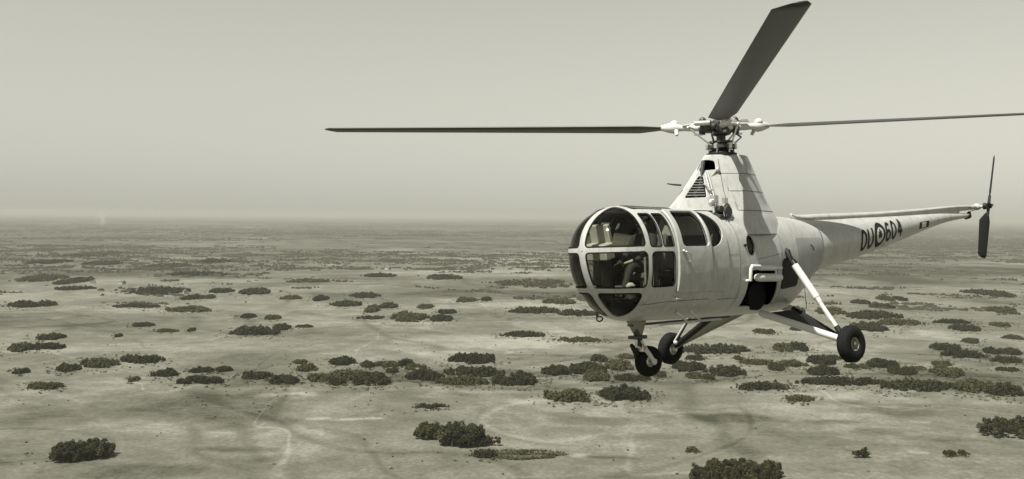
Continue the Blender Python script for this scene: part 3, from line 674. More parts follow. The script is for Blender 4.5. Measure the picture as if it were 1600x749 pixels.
# spine fairing over the tail rotor shaft
sx = np.linspace(-8.45, -1.85, 60); spt = pchip([-8.45, -7.9, -6.2, -4.2, -2.6, -1.95, -1.85], [.300, .292, .205, .118, .072, .052, .075]); sph = pchip([-8.45, -7.9, -6, -4, -2.2, -1.85], [.045, .055, .075, .10, .11, .02])
V = []; F = []; n = 18
for i, x in enumerate(sx):
    for j in range(n):
        a = 2*pi*j/n; c_, s_ = cos(a), sin(a); r = float(sph(x)); z0 = float(spt(x))-r*1.0
        zz = z0 + (r*s_ if s_ > 0 else (r*2.6 if x > -7.8 else r*1.2)*s_); V.append((x, (.7+.3*(s_ > 0))*r*1.05*np.sign(c_)*abs(c_)**.8, zz))
for i in range(59):
    for j in range(n): F.append((i*n+j, (i+1)*n+j, (i+1)*n+(j+1) % n, i*n+(j+1) % n)[::-1])
F.append(list(range(n))[::-1]); F.append([59*n+j for j in range(n)])
spine = make_obj('spine_fairing', V, F, PAINT, HELI, heli=True)
spY = lambda x, z: np.asarray(sph(x))*1.06
# tail end: gearbox arm, tail lamp, control rod
g = MB(); g.tube([(-8.35, 0, .255), (-8.45, .03, .262), (-8.54, .06, .268)], [.055, .045, .04], 12); g.ball((-8.56, .05, .268), (.075, .10, .075)); g.tube([(-8.56, .05, .268), (-8.56, .24, .268)], .03, 10); g.obj('tail_gearbox', PAINT, HELI)
g = MB(); g.ball((-8.29, .0, .07), (.08, .055, .062)); g.ball((-8.31, .0, .125), (.05, .04, .045)); g.tube([(-8.17, 0, .05), (-8.29, 0, .07)], [.06, .055], 12); g.obj('tail_lamp', BLACK, HELI)
MB().tube([(-8.25, .05, .165), (-8.53, .12, .225)], .009, 6).obj('control_rod', DSTEEL, HELI)
TRC = np.array([-8.56, .26, .272])
hb = MB(); hb.tube([TRC-[0, .05, 0], TRC+[0, .07, 0]], [.075, .05], 14); hb.box(TRC+[0, .05, 0], (.20, .045, .10)); hb.tube([TRC+[.14, .10, .06], TRC+[-.10, .10, .02]], .016, 6); hb.ball(TRC+[0, .09, 0], .045)
trh = hb.obj('tail_rotor_hub', BLACK, HELI)
def blade(name, root, d, e, r0, r1, c0, c1, tw0, tw1, m, thick=.12, cuts=40, taper=.0, root_len=.4, off=.25):
    """aerofoil blade from radius r0 to r1 along d; e is the way it moves"""
    d = np.array(d)/np.linalg.norm(d); e = np.array(e, float); e -= (e@d)*d; e /= np.linalg.norm(e); nz = np.cross(d, e); V = []; F = []; n = 20
    for i in range(cuts+1):
        t = i/cuts; r = r0+(r1-r0)*t; c = c0+(c1-c0)*t; k = min(1, .28+.72*((r-r0)/root_len)) if root_len else 1
        if t > .985: k *= .75 if t < 1 else .45
        c *= k; tw = radians(tw0+(tw1-tw0)*t)
        for j in range(n):
            a = 2*pi*j/n; x = (cos(a)+1)/2; th = thick*(1.48*sqrt(max(1-x, 0)) - .63*(1-x) - 1.76*(1-x)**2 + 1.42*(1-x)**3 - .51*(1-x)**4)*c*2.4
            yy = (x-1+off)*c; zz = th*.5*np.sign(sin(a)) if abs(sin(a)) > 1e-6 else 0
            V.append(np.array(root)+d*r + e*(yy*cos(tw)-zz*sin(tw)) + nz*(yy*sin(tw)+zz*cos(tw)))
    for i in range(cuts):
        for j in range(n): F.append((i*n+j, i*n+(j+1) % n, (i+1)*n+(j+1) % n, (i+1)*n+j))
    F.append(list(range(n))[::-1]); F.append([cuts*n+j for j in range(n)])
    return make_obj(name, V, F, m, HELI, heli=True)
for ang in (-17, 166):
    a = radians(ang); d = np.array([sin(a), 0, cos(a)]); e = np.array([cos(a), 0, -sin(a)])
    b = blade('tail_rotor_blade', TRC+[0, .05, 0], d, e, .16, 1.16, .26, .22, 32, 24, BLACK, .13, 16, root_len=.18)
    MB().tube([TRC+[0, .05, 0]+d*.03, TRC+[0, .05, 0]+d*.24], [.035, .028], 8).obj('blade_grip', BLACK, b)

# ---- rotor pylon
pF = pchip([-.3, .02, .12, .25, .60, 1.0], [1.62, 1.46, 1.33, 1.17, .80, .42]); pR = pchip([-.3, .05, .2, 1.0], [-1.30, -1.12, -1.0, -.55]); pW = pchip([-.3, -.05, .10, .25, .60, 1.0], [.74, .66, .585, .53, .43, .30])
def pyY(X, Z):
    X = np.asarray(X, float); xf = pF(Z); xr = pR(Z); w = pW(Z); u = np.clip((xf-X)/(xf-xr), 0, 1)
    return w*np.where(u < .5, np.power(np.maximum(u/.5, 0), .78), np.sqrt(np.maximum(1-((u-.5)/.5)**2, 0)))
def py_loft(zs, m):
    P = np.zeros((len(zs), 2*m, 3))
    for i, z in enumerate(zs):
        u = (1-np.cos(np.linspace(0, pi, m)))/2; u = np.clip(u, 0.0, 1); x = pF(z)-(pF(z)-pR(z))*u; y = pyY(x, np.full_like(x, z))
        P[i, :m] = np.stack([x, y, np.full_like(x, z)], 1); P[i, m:] = np.stack([x[::-1], -y[::-1]-1e-5, np.full_like(x, z)], 1)
    return P
PP = py_loft(np.concatenate([np.linspace(-.3, .98, 120), [.995, 1.005, 1.01]]), 110); 
for q, k in ((-2, .97), (-1, .9)): PP[q, :, :2] = (PP[-3, :, :2]-[[-.05, 0]])*k + [[-.05, 0]]
WTOP = poly_sdf([(.66, .735), (.38, .755), (.34, .895), (.40, .925), (.50, .915)], .03); WLOW = poly_sdf([(1.03, .29), (.67, .65), (.61, .645), (.70, .30)], .02)
side_w = np.maximum(WTOP(PP[..., 0], PP[..., 2]), WLOW(PP[..., 0], PP[..., 2])); 
V, F = clip_grid(PP, -side_w, True); py = make_obj('rotor_pylon', V, F, [PAINT, INNER], HELI, heli=True)
q = py.modifiers.new('thickness', 'SOLIDIFY'); q.thickness = .02; q.offset = -1; q.material_offset = 1
cap = [tuple(p) for p in PP[-1]]; make_obj('pylon_cap', cap, [list(range(len(cap)))], PAINT, py, smooth=False, heli=True)
for s in (1, -1):
    # louvre bars of the cooling opening
    for k in range(7):
        z = .335+.042*k; xa = 1.03-(z-.29)*1.0; xb = .70-(z-.30)*.26
        if xa-xb < .05: continue
        lo = MB(); ya = float(pyY(xa-.02, z))-.02; yb = float(pyY(xb+.02, z))-.02; lo.tube([(xa, s*ya, z), (xb, s*yb, z)], .008, 6); lo.obj('louvre', GREYPANEL, py)
    strokes('pylon_seam', [[(.35, .69), (.0, .69), (-.50, .68)], [(.30, .40), (.0, .40), (-.62, .39)], [(.32, .40), (.31, .46)], [(.28, .085), (.0, .08), (-.80, .075)], [(.29, .08), (.28, .22)], [(.42, .0), (.40, .40), (.34, .69), (.28, .93)]], .011, .002, SEAM, s, py, pyY)
for z, x in ((.56, -.80), (.50, -.83), (.10, -1.05), (.04, -1.09)):
    MB().box((float(pR(z))-.025, .02, z), (.08, .10, .035)).obj('hinge', BLACK, py)
MB().tube([(1.02, 0, .50), (1.20, 0, .505), (1.33, 0, .515)], [.016, .013, .009], 8).obj('pitot_tube', DSTEEL, py)
# dark transmission seen through the pylon openings
tm = MB(); tm.lathe((.0, 0, -.1), (0, 0, 1), [(0, .22), (.3, .24), (.5, .18), (.8, .12), (1.1, .10)], 20); tm.box((.55, 0, .25), (.5, .22, .35)); tm.tube([(.75, .08, .1), (.55, .08, .9)], .03, 8); tm.obj('transmission', DSTEEL, HELI)

# ---- rescue hoist and rods on the port side of the pylon
def pyp(x, z, o=0.0): return np.array([x, float(pyY(x, z))+o, z])
hs = MB(); a = pyp(.66, .10, .05); b = pyp(.55, .72, .04); hs.tube([a, (a+b)/2, b], .018, 8); hs.tube([a+[.06, 0, 0], b+[.05, 0, -.04]], .015, 8); hs.tube([a+[-.06, 0, .05], b+[-.02, .01, -.1]], .015, 8)
hs.tube([b+[0, .0, -.16], b+[-.16, .07, .03]], .016, 8); hs.ball(b+[-.17, .075, .03], .036); hs.box(a+[.10, .02, .16], (.12, .09, .12)); hs.ball(a+[.17, .02, .10], (.06, .05, .06)); hs.box(a+[-.16, .02, .14], (.10, .05, .09)); hs.tube([a+[.10, .0, .3], b+[.10, 0, -.2]], .012, 6)
hoist = hs.obj('rescue_hoist', STEEL, HELI)
dm = MB(); dm.tube([a+[-.10, .00, -.04], a+[-.10, .14, -.04]], .085, 16); dm.tube([a+[.02, .02, .0], a+[.02, .10, -.0]], .055, 14); dm.box(a+[-.03, .05, -.11], (.26, .16, .05)); dm.obj('hoist_drum', DSTEEL, hoist)
dm = MB(); dm.tube([a+[-.07, .12, -.05], (a[0]-.02, a[1]+.16, -.02)], .010, 6); dm.tube([a+[.0, .12, -.05], (a[0]+.02, a[1]+.15, -.02)], .008, 6); dm.obj('hoist_cable', DSTEEL, hoist)

# ---- mast, swashplate and hub
HZ = 1.47
mm = MB(); mm.lathe((0, 0, .98), (0, 0, 1), [(0, .10), (.1, .085), (.3, .075), (.52, .075)], 20); mm.obj('rotor_mast', DSTEEL, HELI)
cl = MB(); cl.lathe((0, 0, 1.0), (0, 0, 1), [(0, .25), (.045, .25), (.055, .20), (.10, .18)], 28); cl.obj('mast_collar', BLACK, HELI)
sw = MB(); sw._lathe(np.array([0, 0, 1.13]), np.array([0, 0, 1.0]), [(0, .12), (0, .23), (.05, .23), (.06, .15), (.09, .15), (.09, .20), (.12, .20), (.12, .1)], 28); sw.obj('swashplate', DSTEEL, HELI)
for k in range(6):
    sw = MB(); q = 2*pi*k/6+.3; sw.box((.22*cos(q), .22*sin(q), 1.16), (.06, .06, .09)); sw.tube([(.20*cos(q), .20*sin(q), 1.05), (.20*cos(q+.15), .20*sin(q+.15), 1.18)], .016, 6)
    sw.obj('swashplate_lug', STEEL, HELI)
hubm = MB(); hubm.lathe((0, 0, HZ-.13), (0, 0, 1), [(0, .10), (.02, .16), (.10, .17), (.16, .17), (.24, .15), (.27, .08)], 24); hubm.lathe((0, 0, HZ+.12), (0, 0, 1), [(0, .06), (.06, .055), (.07, .03)], 14)
hub = hubm.obj('rotor_hub', DSTEEL, HELI)
for az, fl, lag in ((303, 3.5, 0), (45, 1.6, 0), (166, 4.0, 0)):
    a = radians(az); f = radians(fl); d = np.array([cos(f)*cos(a), cos(f)*sin(a), sin(f)]); e = np.array([-sin(a), cos(a), 0]); up = np.cross(d, e); H0 = np.array([0, 0, HZ])
    b = blade('rotor_blade', H0, d, e, .86, 7.32, .46, .36, 9, 5, BLADE, .115, 60, root_len=.55)
    at = lambda r, x=0, z=0: H0 + d*r + e*x + up*z
    cf = MB(); cf.tube([at(.34), at(.50), at(.60), at(.68), at(.76), at(.84), at(.98)], [.055, .056, .050, .058, .095, .085, .045], 14, up=(0, 0, 1)); cf.tube([at(.72, .05, -.05), at(.70, .10, -.13)], [.04, .028], 8); cf.ball(at(.77, -.02, .07), (.07, .07, .06)); cf.obj('blade_cuff', WHITE, b)
    hg = MB(); hg.box(at(.22), (.20, .20, .16), np.stack([d, e, up], 1)); hg.tube([at(.20, -.17), at(.20, .17)], .055, 12); hg.tube([at(.30, 0, -.11), at(.30, 0, .12)], .055, 12); hg.ball(at(.30, 0, .12), .06); hg.obj('blade_hinge', DSTEEL, b)
    dp = MB(); dp.tube([at(.14, .22, .06), at(.40, .13, .06)], [.045, .045], 10); dp.tube([at(.40, .13, .06), at(.62, .05, .03)], .018, 8); dp.obj('drag_damper', STEEL, b)
    pl = MB(); hx = at(.50, .22, -.02); pl.tube([at(.52, .0, 0), hx], [.035, .028], 8); pl.ball(hx, .035); ls = np.array([.22*cos(a+.75), .22*sin(a+.75), 1.19]); pl.tube([hx, ls], .015, 8); pl.obj('pitch_rod', STEEL, b)
    st = MB(); st.box(at(.42, -.06, .10), (.16, .05, .04), np.stack([d, e, up], 1)); st.tube([at(.28, -.14, .09), at(.5, -.10, .08)], .016, 6); st.box(at(.36, .02, -.11), (.14, .05, .03), np.stack([d, e, up], 1)); st.obj('droop_stop', STEEL, b)
sc = MB(); sc.tube([(.24, .05, 1.22), (.30, .06, 1.33), (.17, .03, 1.44)], .018, 8); sc.obj('scissor_link', DSTEEL, HELI); sc = MB(); sc.tube([(-.18, .14, 1.22), (-.27, .20, 1.31), (-.13, .1, 1.44)], .018, 8); sc.obj('scissor_link', DSTEEL, HELI)

# ---- marking on the tail: letters, roundel and flash
BASEZ = lambda X: -.405 + (X+3.66)*-.163
def glyph(ch, xc, h, w):
    """strokes of a letter; reads from nose to tail on the port side"""
    zc = BASEZ(xc); P = lambda u, v: (xc - u*w/2, zc + v*h/2 + u*w/2*.163)
    arc = lambda cu, cv, ru, rv, a0, a1, n=14: [P(cu+ru*cos(radians(a)), cv+rv*sin(radians(a))) for a in np.linspace(a0, a1, n)]
    if ch in 'O0': return [arc(0, 0, .8, .92, 0, 345, 22) + ['closed']]
    if ch == 'U': return [[P(-.8, .95), P(-.8, 0)] + arc(0, -.2, .8, .72, 180, 360) + [P(.8, .95)]]
    if ch == '6': return [arc(0, -.38, .75, .54, 0, 345, 18) + ['closed'], [P(.65, .72)] + arc(.1, .3, .85, .62, 60, 180, 8) + [P(-.75, -.35)]]
    if ch == '4': return [[P(.35, -.95), P(.35, .95), P(-.85, -.38), P(.85, -.38)]]
for ch, xc in (('O', -3.52), ('U', -3.77), ('6', -4.47), ('0', -4.71), ('4', -4.97)):
    hgt = .37 if ch in 'OU' else .335
    strokes('painted_letter' if ch in 'OU' else 'painted_numeral', glyph(ch, xc, hgt, .20), .060, .003, BLACK, 1, label=f'black painted character {ch} on the tail')
def disc(name, xc, zc, rx, rz, off, m, parent=None, fn=None, side=1):
    V = []; F = []; n = 48; rings = 6
    for k in range(rings+1):
        for j in range(n):
            a = 2*pi*j/n; q = k/rings*(fn(a) if fn else 1); x = xc+rx*q*cos(a); z = zc+rz*q*sin(a)+(x-xc)*-.163; V.append((x, side*(float(sideY(x, z))+off), z))
    for k in range(rings):
        for j in range(n): F.append((k*n+j, k*n+(j+1) % n, (k+1)*n+(j+1) % n, (k+1)*n+j))
    return make_obj(name, V, F, m, parent or HELI, heli=True)
xr = -4.13; zr_ = BASEZ(xr)
rd = disc('roundel', xr, zr_, .215, .232, .003, BLACK); rd['label'] = 'dark ringed roundel with maple leaf on the tail'
disc('roundel_field', xr, zr_, .135, .142, .0055, WHITE, rd)
LEAFR = [(0, .72), (25, .40), (38, .80), (52, .52), (66, .62), (80, .78), (90, 1.0), (100, .78), (114, .62), (128, .52), (142, .80), (155, .40), (180, .72), (200, .45), (222, .72), (245, .45), (266, .28), (270, .95), (274, .28), (295, .45), (318, .72), (340, .45), (360, .72)]
lf = lambda a: float(np.interp(np.degrees(a) % 360, [p[0] for p in LEAFR], [p[1] for p in LEAFR]))
disc('maple_leaf', xr, zr_, .115, .135, .008, BLACK, rd, lf)
def flash(xa, xb, m, off, nm, par=None, h=.13):
    f = lambda x, z: boxs(x, z - (-.13 + (x+6.05)*-.10), xb, xa, -h/2, h/2, .004); return skin_patch(nm, xb-.02, xa+.02, -.25, .0, f, off, m, 1, 0, 40, 60, par)
fl_ = flash(-5.83, -6.27, BLACK, .003, 'fin_flash'); fl_['label'] = 'small rectangular flash near the tail tip'
flash(-5.93, -6.13, WHITE, .0055, 'flash_stripe', fl_, .10)
y = float(sideY(-4.42, -.52)); MB().tube([(-4.40, y-.02, -.545), (-4.44, y+.05, -.535), (-4.52, y+.06, -.54)], [.02, .02, .012], 8).obj('tail_step_lug', WHITE, HELI)
MB().tube([(-2.05, .1, -1.22), (-2.09, .1, -1.62)], .006, 5).obj('whip_antenna', DSTEEL, HELI)

# ---- engine bay details on the port side
yb = lambda x, z: float(sideY(x, z))
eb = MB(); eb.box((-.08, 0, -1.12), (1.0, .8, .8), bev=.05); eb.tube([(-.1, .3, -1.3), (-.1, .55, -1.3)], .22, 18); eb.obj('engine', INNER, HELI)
br = MB(); y = yb(.40, -.85); br.tube([(.40, y-.02, -1.03), (.41, y+.07, -1.02), (.41, y+.085, -.84), (.38, y+.085, -.80), (.18, y+.085, -.81), (.14, y+.0, -.82)], .028, 10); br.obj('intake_bracket', WHITE, HELI)
br = MB(); y = yb(-.1, -.85); br.tube([(.20, y+.05, -.825), (.16, y+.075, -.83), (-.20, y+.085, -.845), (-.25, y+.07, -.845)], [.02, .045, .045, .02], 12); br.tube([(-.25, y+.07, -.845), (-.42, y+.05, -.85)], .028, 8); br.tube([(-.24, y+.07, -.86), (-.24, y+.08, -.97)], .02, 8); br.obj('intake_pipe', WHITE, HELI)
br = MB(); y = yb(-.05, -1.0)+.06; br.tube([(.26, y, -.985), (.22, y, -.985), (.15, y, -.985), (-.32, y+.01, -1.00), (-.38, y+.01, -1.0), (-.41, y+.01, -1.0)], [.02, .055, .066, .066, .052, .02], 16); br.obj('heater_muffler', WHITE, HELI)
ex = MB(); y = yb(-.75, -.95); skin_patch('engine_shade_patch', -1.15, -.50, -1.25, -.62, poly_sdf([(-.54, -.72), (-.80, -.66), (-1.08, -.80), (-1.05, -1.16), (-.56, -1.20)], .05), .012, BLACK, 1, .01, 30, 30)  # shade aft of the engine opening, laid on as a black patch
# ---- footstep under the door
fs = MB(); fs.box((1.52, .58, -1.60), (1.36, .055, .03)); fs.obj('footstep', PAINT2, HELI)
fs = HELI.children[-1]
for x in (1.66, 1.36): MB().tube([(x+.10, .50, -1.44), (x-.02, .585, -1.585)], .020, 8).obj('step_strut', WHITE, fs)

# ---- wheels and undercarriage
def wheel(name, c, axis, R, w, lab):
    a = np.array(axis, float); a /= np.linalg.norm(a); t = MB(); pr = []
    for k in range(25):
        q = 2*pi*k/24; pr.append((w/2*np.sign(sin(q))*abs(sin(q))**.8, R-.36*R+(.36*R)*np.sign(cos(q))*abs(cos(q))**.85))
    t._lathe(np.array(c, float), a, pr[::-1], 40); o = t.obj('wheel', RUBBER, HELI); o['label'] = lab
    for g_ in (-.06, .06): 
        q = MB(); q._lathe(np.array(c, float), a, [(g_*w*3-.006, R*.992), (g_*w*3-.006, R*1.004), (g_*w*3+.006, R*1.004), (g_*w*3+.006, R*.992)], 40); q.obj('tread_rib', RUBBER, o)
    r = MB(); r._lathe(np.array(c, float), a, [(w*.30, R*.38), (w*.36, R*.36), (w*.30, R*.30), (w*.12, R*.24), (w*.22, R*.12), (w*.40, R*.10), (w*.42, .001)], 28); r._lathe(np.array(c, float), -a, [(w*.30, R*.38), (w*.36, R*.36), (w*.30, R*.30), (w*.12, R*.24), (w*.22, R*.12), (w*.40, R*.10), (w*.42, .001)], 28)
    r.obj('rim', OLIVE if name == 'p' else STEEL, o)
    return o
WP = np.array([-.71, 1.83, -2.035]); WS = np.array([-.66, -1.83, -2.315]); WN = np.array([1.86, .0, -2.20])
wheel('p', WP, (0.06, 1, .07), .285, .20, 'port main wheel'); wheel('s', WS, (0, 1, -.10), .290, .20, 'starboard main wheel'); wheel('n', WN, (.18, 1, 0), .232, .16, 'nose wheel')
def leg(sd, Wc, lab):
    A = np.array([-.33, sd*.42, -1.575]); B = np.array([-1.25, sd*.42, -1.56]); E = Wc + np.array([.0, -sd*.13, .055]); E2 = Wc + np.array([-.06, -sd*.13, .05])
    m = MB(); m.tube([A, A+(E-A)*.04, A+(E-A)*.9, E], [.045, .060, .055, .05], 16); o = m.obj('undercarriage_leg', WHITE if sd > 0 else BLACK, HELI); o['label'] = lab  # starboard leg is less lit: that shade is put into its black colour
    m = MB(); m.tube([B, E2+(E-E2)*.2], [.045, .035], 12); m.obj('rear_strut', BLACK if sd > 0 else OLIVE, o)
    m = MB(); n1 = A+(E-A)*.05; n2 = B+(E2-B)*.05; q1 = A+(E-A)*.93; q2 = B+(E2-B)*.93; up = np.array([0, 0, .012]); V = [n1+up, n2+up, q2+up, q1+up, n1-up, n2-up, q2-up, q1-up]
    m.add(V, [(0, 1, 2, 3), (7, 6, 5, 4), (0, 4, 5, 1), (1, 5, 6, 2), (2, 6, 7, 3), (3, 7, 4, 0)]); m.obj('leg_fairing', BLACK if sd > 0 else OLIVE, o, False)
    m = MB(); m.tube([E-np.array([0, sd*.05, 0]), Wc+np.array([0, sd*.02, 0])], .035, 10); m.obj('axle', STEEL, o)
    return o
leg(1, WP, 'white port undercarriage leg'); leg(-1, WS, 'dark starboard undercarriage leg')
T1 = np.array([-.70, .70, -.60]); T2 = WP+np.array([.0, -.15, .13]); D_ = T2-T1
m = MB(); m.tube([T1+D_*.16, T1+D_*.165, T1+D_*.56, T1+D_*.565], [.03, .058, .058, .04], 16); m.tube([T1+D_*.56, T1+D_*.62], [.05, .04], 14); m.tube([T1+D_*.56, T1+D_*.97], .034, 12); ol = m.obj('oleo_strut', WHITE, HELI); ol['label'] = 'white port shock strut'
m = MB(); m.tube([T1+[0, -.06, .04], T1+[0, .02, 0], T1+D_*.10], [.05, .06, .03], 12); m.tube([T1+[.03, .02, 0], T1+D_*.17+[.03, 0, 0]], .022, 8); m.tube([T1+[-.04, .02, 0], T1+D_*.17+[-.03, 0, 0]], .022, 8); m.obj('strut_bracket', BLACK, ol); m = MB(); m.tube([T1+D_*.90, T1+D_*1.02], .045, 10); m.obj('strut_bracket', BLACK, ol)
m = MB(); m.tube([T1+D_*.10, T1+D_*.17], .02, 8); m.obj('strut_pin', STEEL, ol); m = MB(); m.tube([T1+D_*.57+[.05, 0, 0], T1+D_*.80+[.05, 0, -.02], T1+D_*.9], .008, 6); m.obj('brake_line', STEEL, ol)
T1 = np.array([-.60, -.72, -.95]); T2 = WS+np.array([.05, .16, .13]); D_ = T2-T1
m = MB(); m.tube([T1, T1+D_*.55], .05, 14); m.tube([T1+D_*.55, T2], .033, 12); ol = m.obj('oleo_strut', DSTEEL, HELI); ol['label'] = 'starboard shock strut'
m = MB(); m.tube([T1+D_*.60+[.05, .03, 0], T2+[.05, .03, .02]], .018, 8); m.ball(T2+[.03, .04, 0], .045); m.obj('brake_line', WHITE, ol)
# nose leg
N0 = np.array([2.08, 0, -1.50])
m = MB(); m.tube([(2.10, 0, -1.45), (2.09, 0, -1.55), (2.06, 0, -1.80)], [.23, .20, .075], 16, flat=1.0, up=(1, 0, 0))
V = np.array(m.V); V[:, 1] *= .55; m.V = [tuple(v) for v in V]; nl = m.obj('nose_leg', OLIVE, HELI)
m = MB(); m.tube([(2.20, .02, -1.52), (2.15, .02, -1.66), (2.10, .02, -1.82)], [.05, .04, .05], 10); m.tube([(2.05, 0, -1.78), (2.05, 0, -1.98)], .045, 12); m.box((2.08, 0, -1.82), (.26, .16, .05)); m.obj('nose_strut', DSTEEL, nl)
m = MB(); m.tube([(2.17, .06, -1.85), (2.18, .06, -1.95), (2.06, .06, -1.99)], .022, 8); m.tube([(2.10, .09, -1.86), (2.02, .09, -1.97)], .022, 8); m.box((2.05, 0, -2.0), (.12, .24, .07)); m.obj('torque_link', STEEL, nl)
for s in (1, -1):
    m = MB(); m.tube([(2.05, s*.115, -1.99), (1.98, s*.12, -2.06), (1.86, s*.12, -2.20)], [.035, .034, .03], 10); m.ball((1.86, s*.125, -2.20), (.05, .03, .05)); m.obj('fork_arm', WHITE if s > 0 else DSTEEL, nl)
m = MB(); m.tube([(2.22, .0, -1.93), (2.10, -.02, -2.05), (2.02, -.10, -2.16)], [.03, .05, .03], 10); m.obj('shimmy_damper', BLACK, nl)
m = MB(); P = [(2.86+.07*cos(a), .0+.01*cos(a), -1.50+.035*sin(a)) for a in np.linspace(.3, 2*pi-.3, 10)]; m.tube([(2.93, 0, -1.40)]+P[1:]+[(2.92, 0, -1.42)], .011, 8); m.obj('tow_ring', BLACK, HELI)
bt = MB(); bt.box((1.1, 0, -1.635), (2.3, .10, .03)); bt.obj('belly_keel_strip', DSTEEL, HELI)

# ---- cabin interior
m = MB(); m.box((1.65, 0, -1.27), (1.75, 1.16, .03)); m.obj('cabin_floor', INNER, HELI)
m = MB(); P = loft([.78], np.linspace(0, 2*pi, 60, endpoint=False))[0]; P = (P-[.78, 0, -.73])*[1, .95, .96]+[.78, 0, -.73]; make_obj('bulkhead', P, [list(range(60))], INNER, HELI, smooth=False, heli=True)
def seat(x, y, w, nm):
    m = MB(); m.box((x+.22, y, -.90), (.48, w, .12), bev=.3); o = m.obj(nm, CREAM, HELI)
    m = MB(); m.box((x-.06, y, -.58), (.11, w, .62), np.array(Matrix.Rotation(radians(-10), 3, 'Y')), bev=.3); m.obj('backrest', CREAM, o)
    for sx in (.05, .40):
        for sy in (-1, 1): MB().tube([(x+sx, y+sy*w*.42, -1.26), (x+sx, y+sy*w*.42, -.95)], .016, 8).obj('seat_leg', STEEL, o)
    return o
seat(1.72, .0, .46, 'pilot_seat'); seat(.95, .0, 1.16, 'bench_seat')
cs = MB(); cs.box((2.78, -.06, -.52), (.20, .46, .24), np.array(Matrix.Rotation(radians(12), 3, 'Y')), bev=.1); con = cs.obj('instrument_console', CONSOLE, HELI)
cs = MB(); cs.box((2.74, -.06, -.27), (.07, .40, .30), np.array(Matrix.Rotation(radians(14), 3, 'Y')), bev=.2); cs.obj('instrument_panel', CONSOLE, con)
cs = MB(); cs.box((2.72, -.06, -.95), (.24, .20, .66), bev=.1); cs.obj('console_pedestal', DSTEEL, con)
for k in range(6): MB().tube([(2.70, -.18+.12*(k % 3), -.20-.13*(k//3)), (2.685, -.18+.12*(k % 3), -.205-.13*(k//3))], .048, 14).obj('dial', BLACK, con)
m = MB(); m.tube([(2.42, 0, -1.25), (2.40, 0, -1.0), (2.33, .02, -.82), (2.32, .02, -.70)], [.016, .016, .014, .022], 8); m.obj('cyclic_stick', DSTEEL, HELI)
for s in (1, -1): MB().box((2.66, s*.20, -1.10), (.04, .11, .16)).obj('rudder_pedal', STEEL, HELI)
m = MB(); m.tube([(2.35, .45, -1.24), (2.35, .45, -.62), (2.17, .45, -.62)], .018, 8); m.tube([(2.20, .45, -1.24), (2.17, .45, -.62)], .012, 6); m.obj('side_rail', STEEL, HELI)
m = MB(); m.tube([(2.55, .34, -1.22), (2.55, .34, -1.20), (2.55, .34, -1.02), (2.55, .34, -.98)], [.03, .07, .07, .03], 14); m.obj('fire_bottle', WHITE, HELI)
m = MB(); m.box((2.15, .44, -.90), (.16, .03, .30), bev=.2); m.obj('map_case', CREAM, HELI)

# ---- the pilot
import bmesh
def skinned(name, pts, edges, rads, m, parent=None, root=0, levels=2, heli=True):
    bm = bmesh.new(); ly = bm.verts.layers.skin.verify(); off = Vector((0, 0, ZR)) if heli else Vector((0, 0, 0)); vs = [bm.verts.new(Vector(p)+off) for p in pts]; bm.verts.ensure_lookup_table()
    for a, b in edges: bm.edges.new((vs[a], vs[b]))
    for i, v in enumerate(vs): v[ly].radius = (rads[i], rads[i]); v[ly].use_root = (i == root)
    me = bpy.data.meshes.new(name); bm.to_mesh(me); bm.free(); me.materials.append(m)
    o = bpy.data.objects.new(name, me); C.objects.link(o)
    sk = o.modifiers.new('skin', 'SKIN'); sk.use_smooth_shade = True; sb = o.modifiers.new('smooth', 'SUBSURF'); sb.levels = levels; sb.render_levels = levels
    if parent: o.parent = parent
    return o
px, py_, hz = 1.90, 0.0, -.80
BP = [(px, 0, hz), (px-.02, 0, hz+.22), (px-.03, 0, hz+.42), (px-.01, 0, hz+.54), (px+.01, 0, hz+.60),
      (px-.02, .19, hz+.47), (px+.12, .27, hz+.24), (px+.36, .16, hz+.14), (px-.02, -.19, hz+.47), (px+.10, -.27, hz+.22), (px+.33, -.24, hz+.05),
      (px+.04, .10, hz-.01), (px+.44, .15, hz+.05), (px+.62, .17, hz-.30), (px+.74, .18, hz-.36), (px+.04, -.10, hz-.01), (px+.44, -.15, hz+.05), (px+.62, -.17, hz-.30), (px+.74, -.18, hz-.36)]
BE = [(0,1),(1,2),(2,3),(3,4),(2,5),(5,6),(6,7),(2,8),(8,9),(9,10),(0,11),(11,12),(12,13),(13,14),(0,15),(15,16),(16,17),(17,18)]
BR = [.15,.15,.155,.075,.055,.075,.055,.040,.075,.055,.040,.095,.070,.055,.045,.095,.070,.055,.045]
pilot = skinned('person', BP, BE, BR, SUIT); 
pilot.matrix_world = HELI.matrix_world.copy(); tag(pilot, 'seated pilot in dark flying suit and cap behind the nose glass', 'person')
hc = np.array([px+.03, 0, hz+.70])
hd = MB(); hd.ball(hc, (.095, .075, .115), 18, 14); hd.ball(hc+[.03, 0, -.075], (.062, .052, .05), 12, 8); hd.tube([hc+[.085, 0, .03], hc+[.118, 0, -.02], hc+[.085, 0, -.035]], [.012, .018, .012], 8); hd.tube([hc+[-.01, 0, -.16], hc+[.0, 0, -.05]], [.055, .05], 12)
for s in (1, -1): hd.ball(hc+[-.005, s*.076, -.005], (.022, .012, .034), 8, 6)
hd.obj('head', SKIN, pilot)
fc = MB()
for s in (1, -1): fc.ball(hc+[.082, s*.030, .012], (.012, .016, .009), 8, 6)
fc.tube([hc+[.088, -.025, -.062], hc+[.093, 0, -.060], hc+[.088, .025, -.062]], .007, 6); fc.obj('eyes_and_mouth', BLACK, pilot)
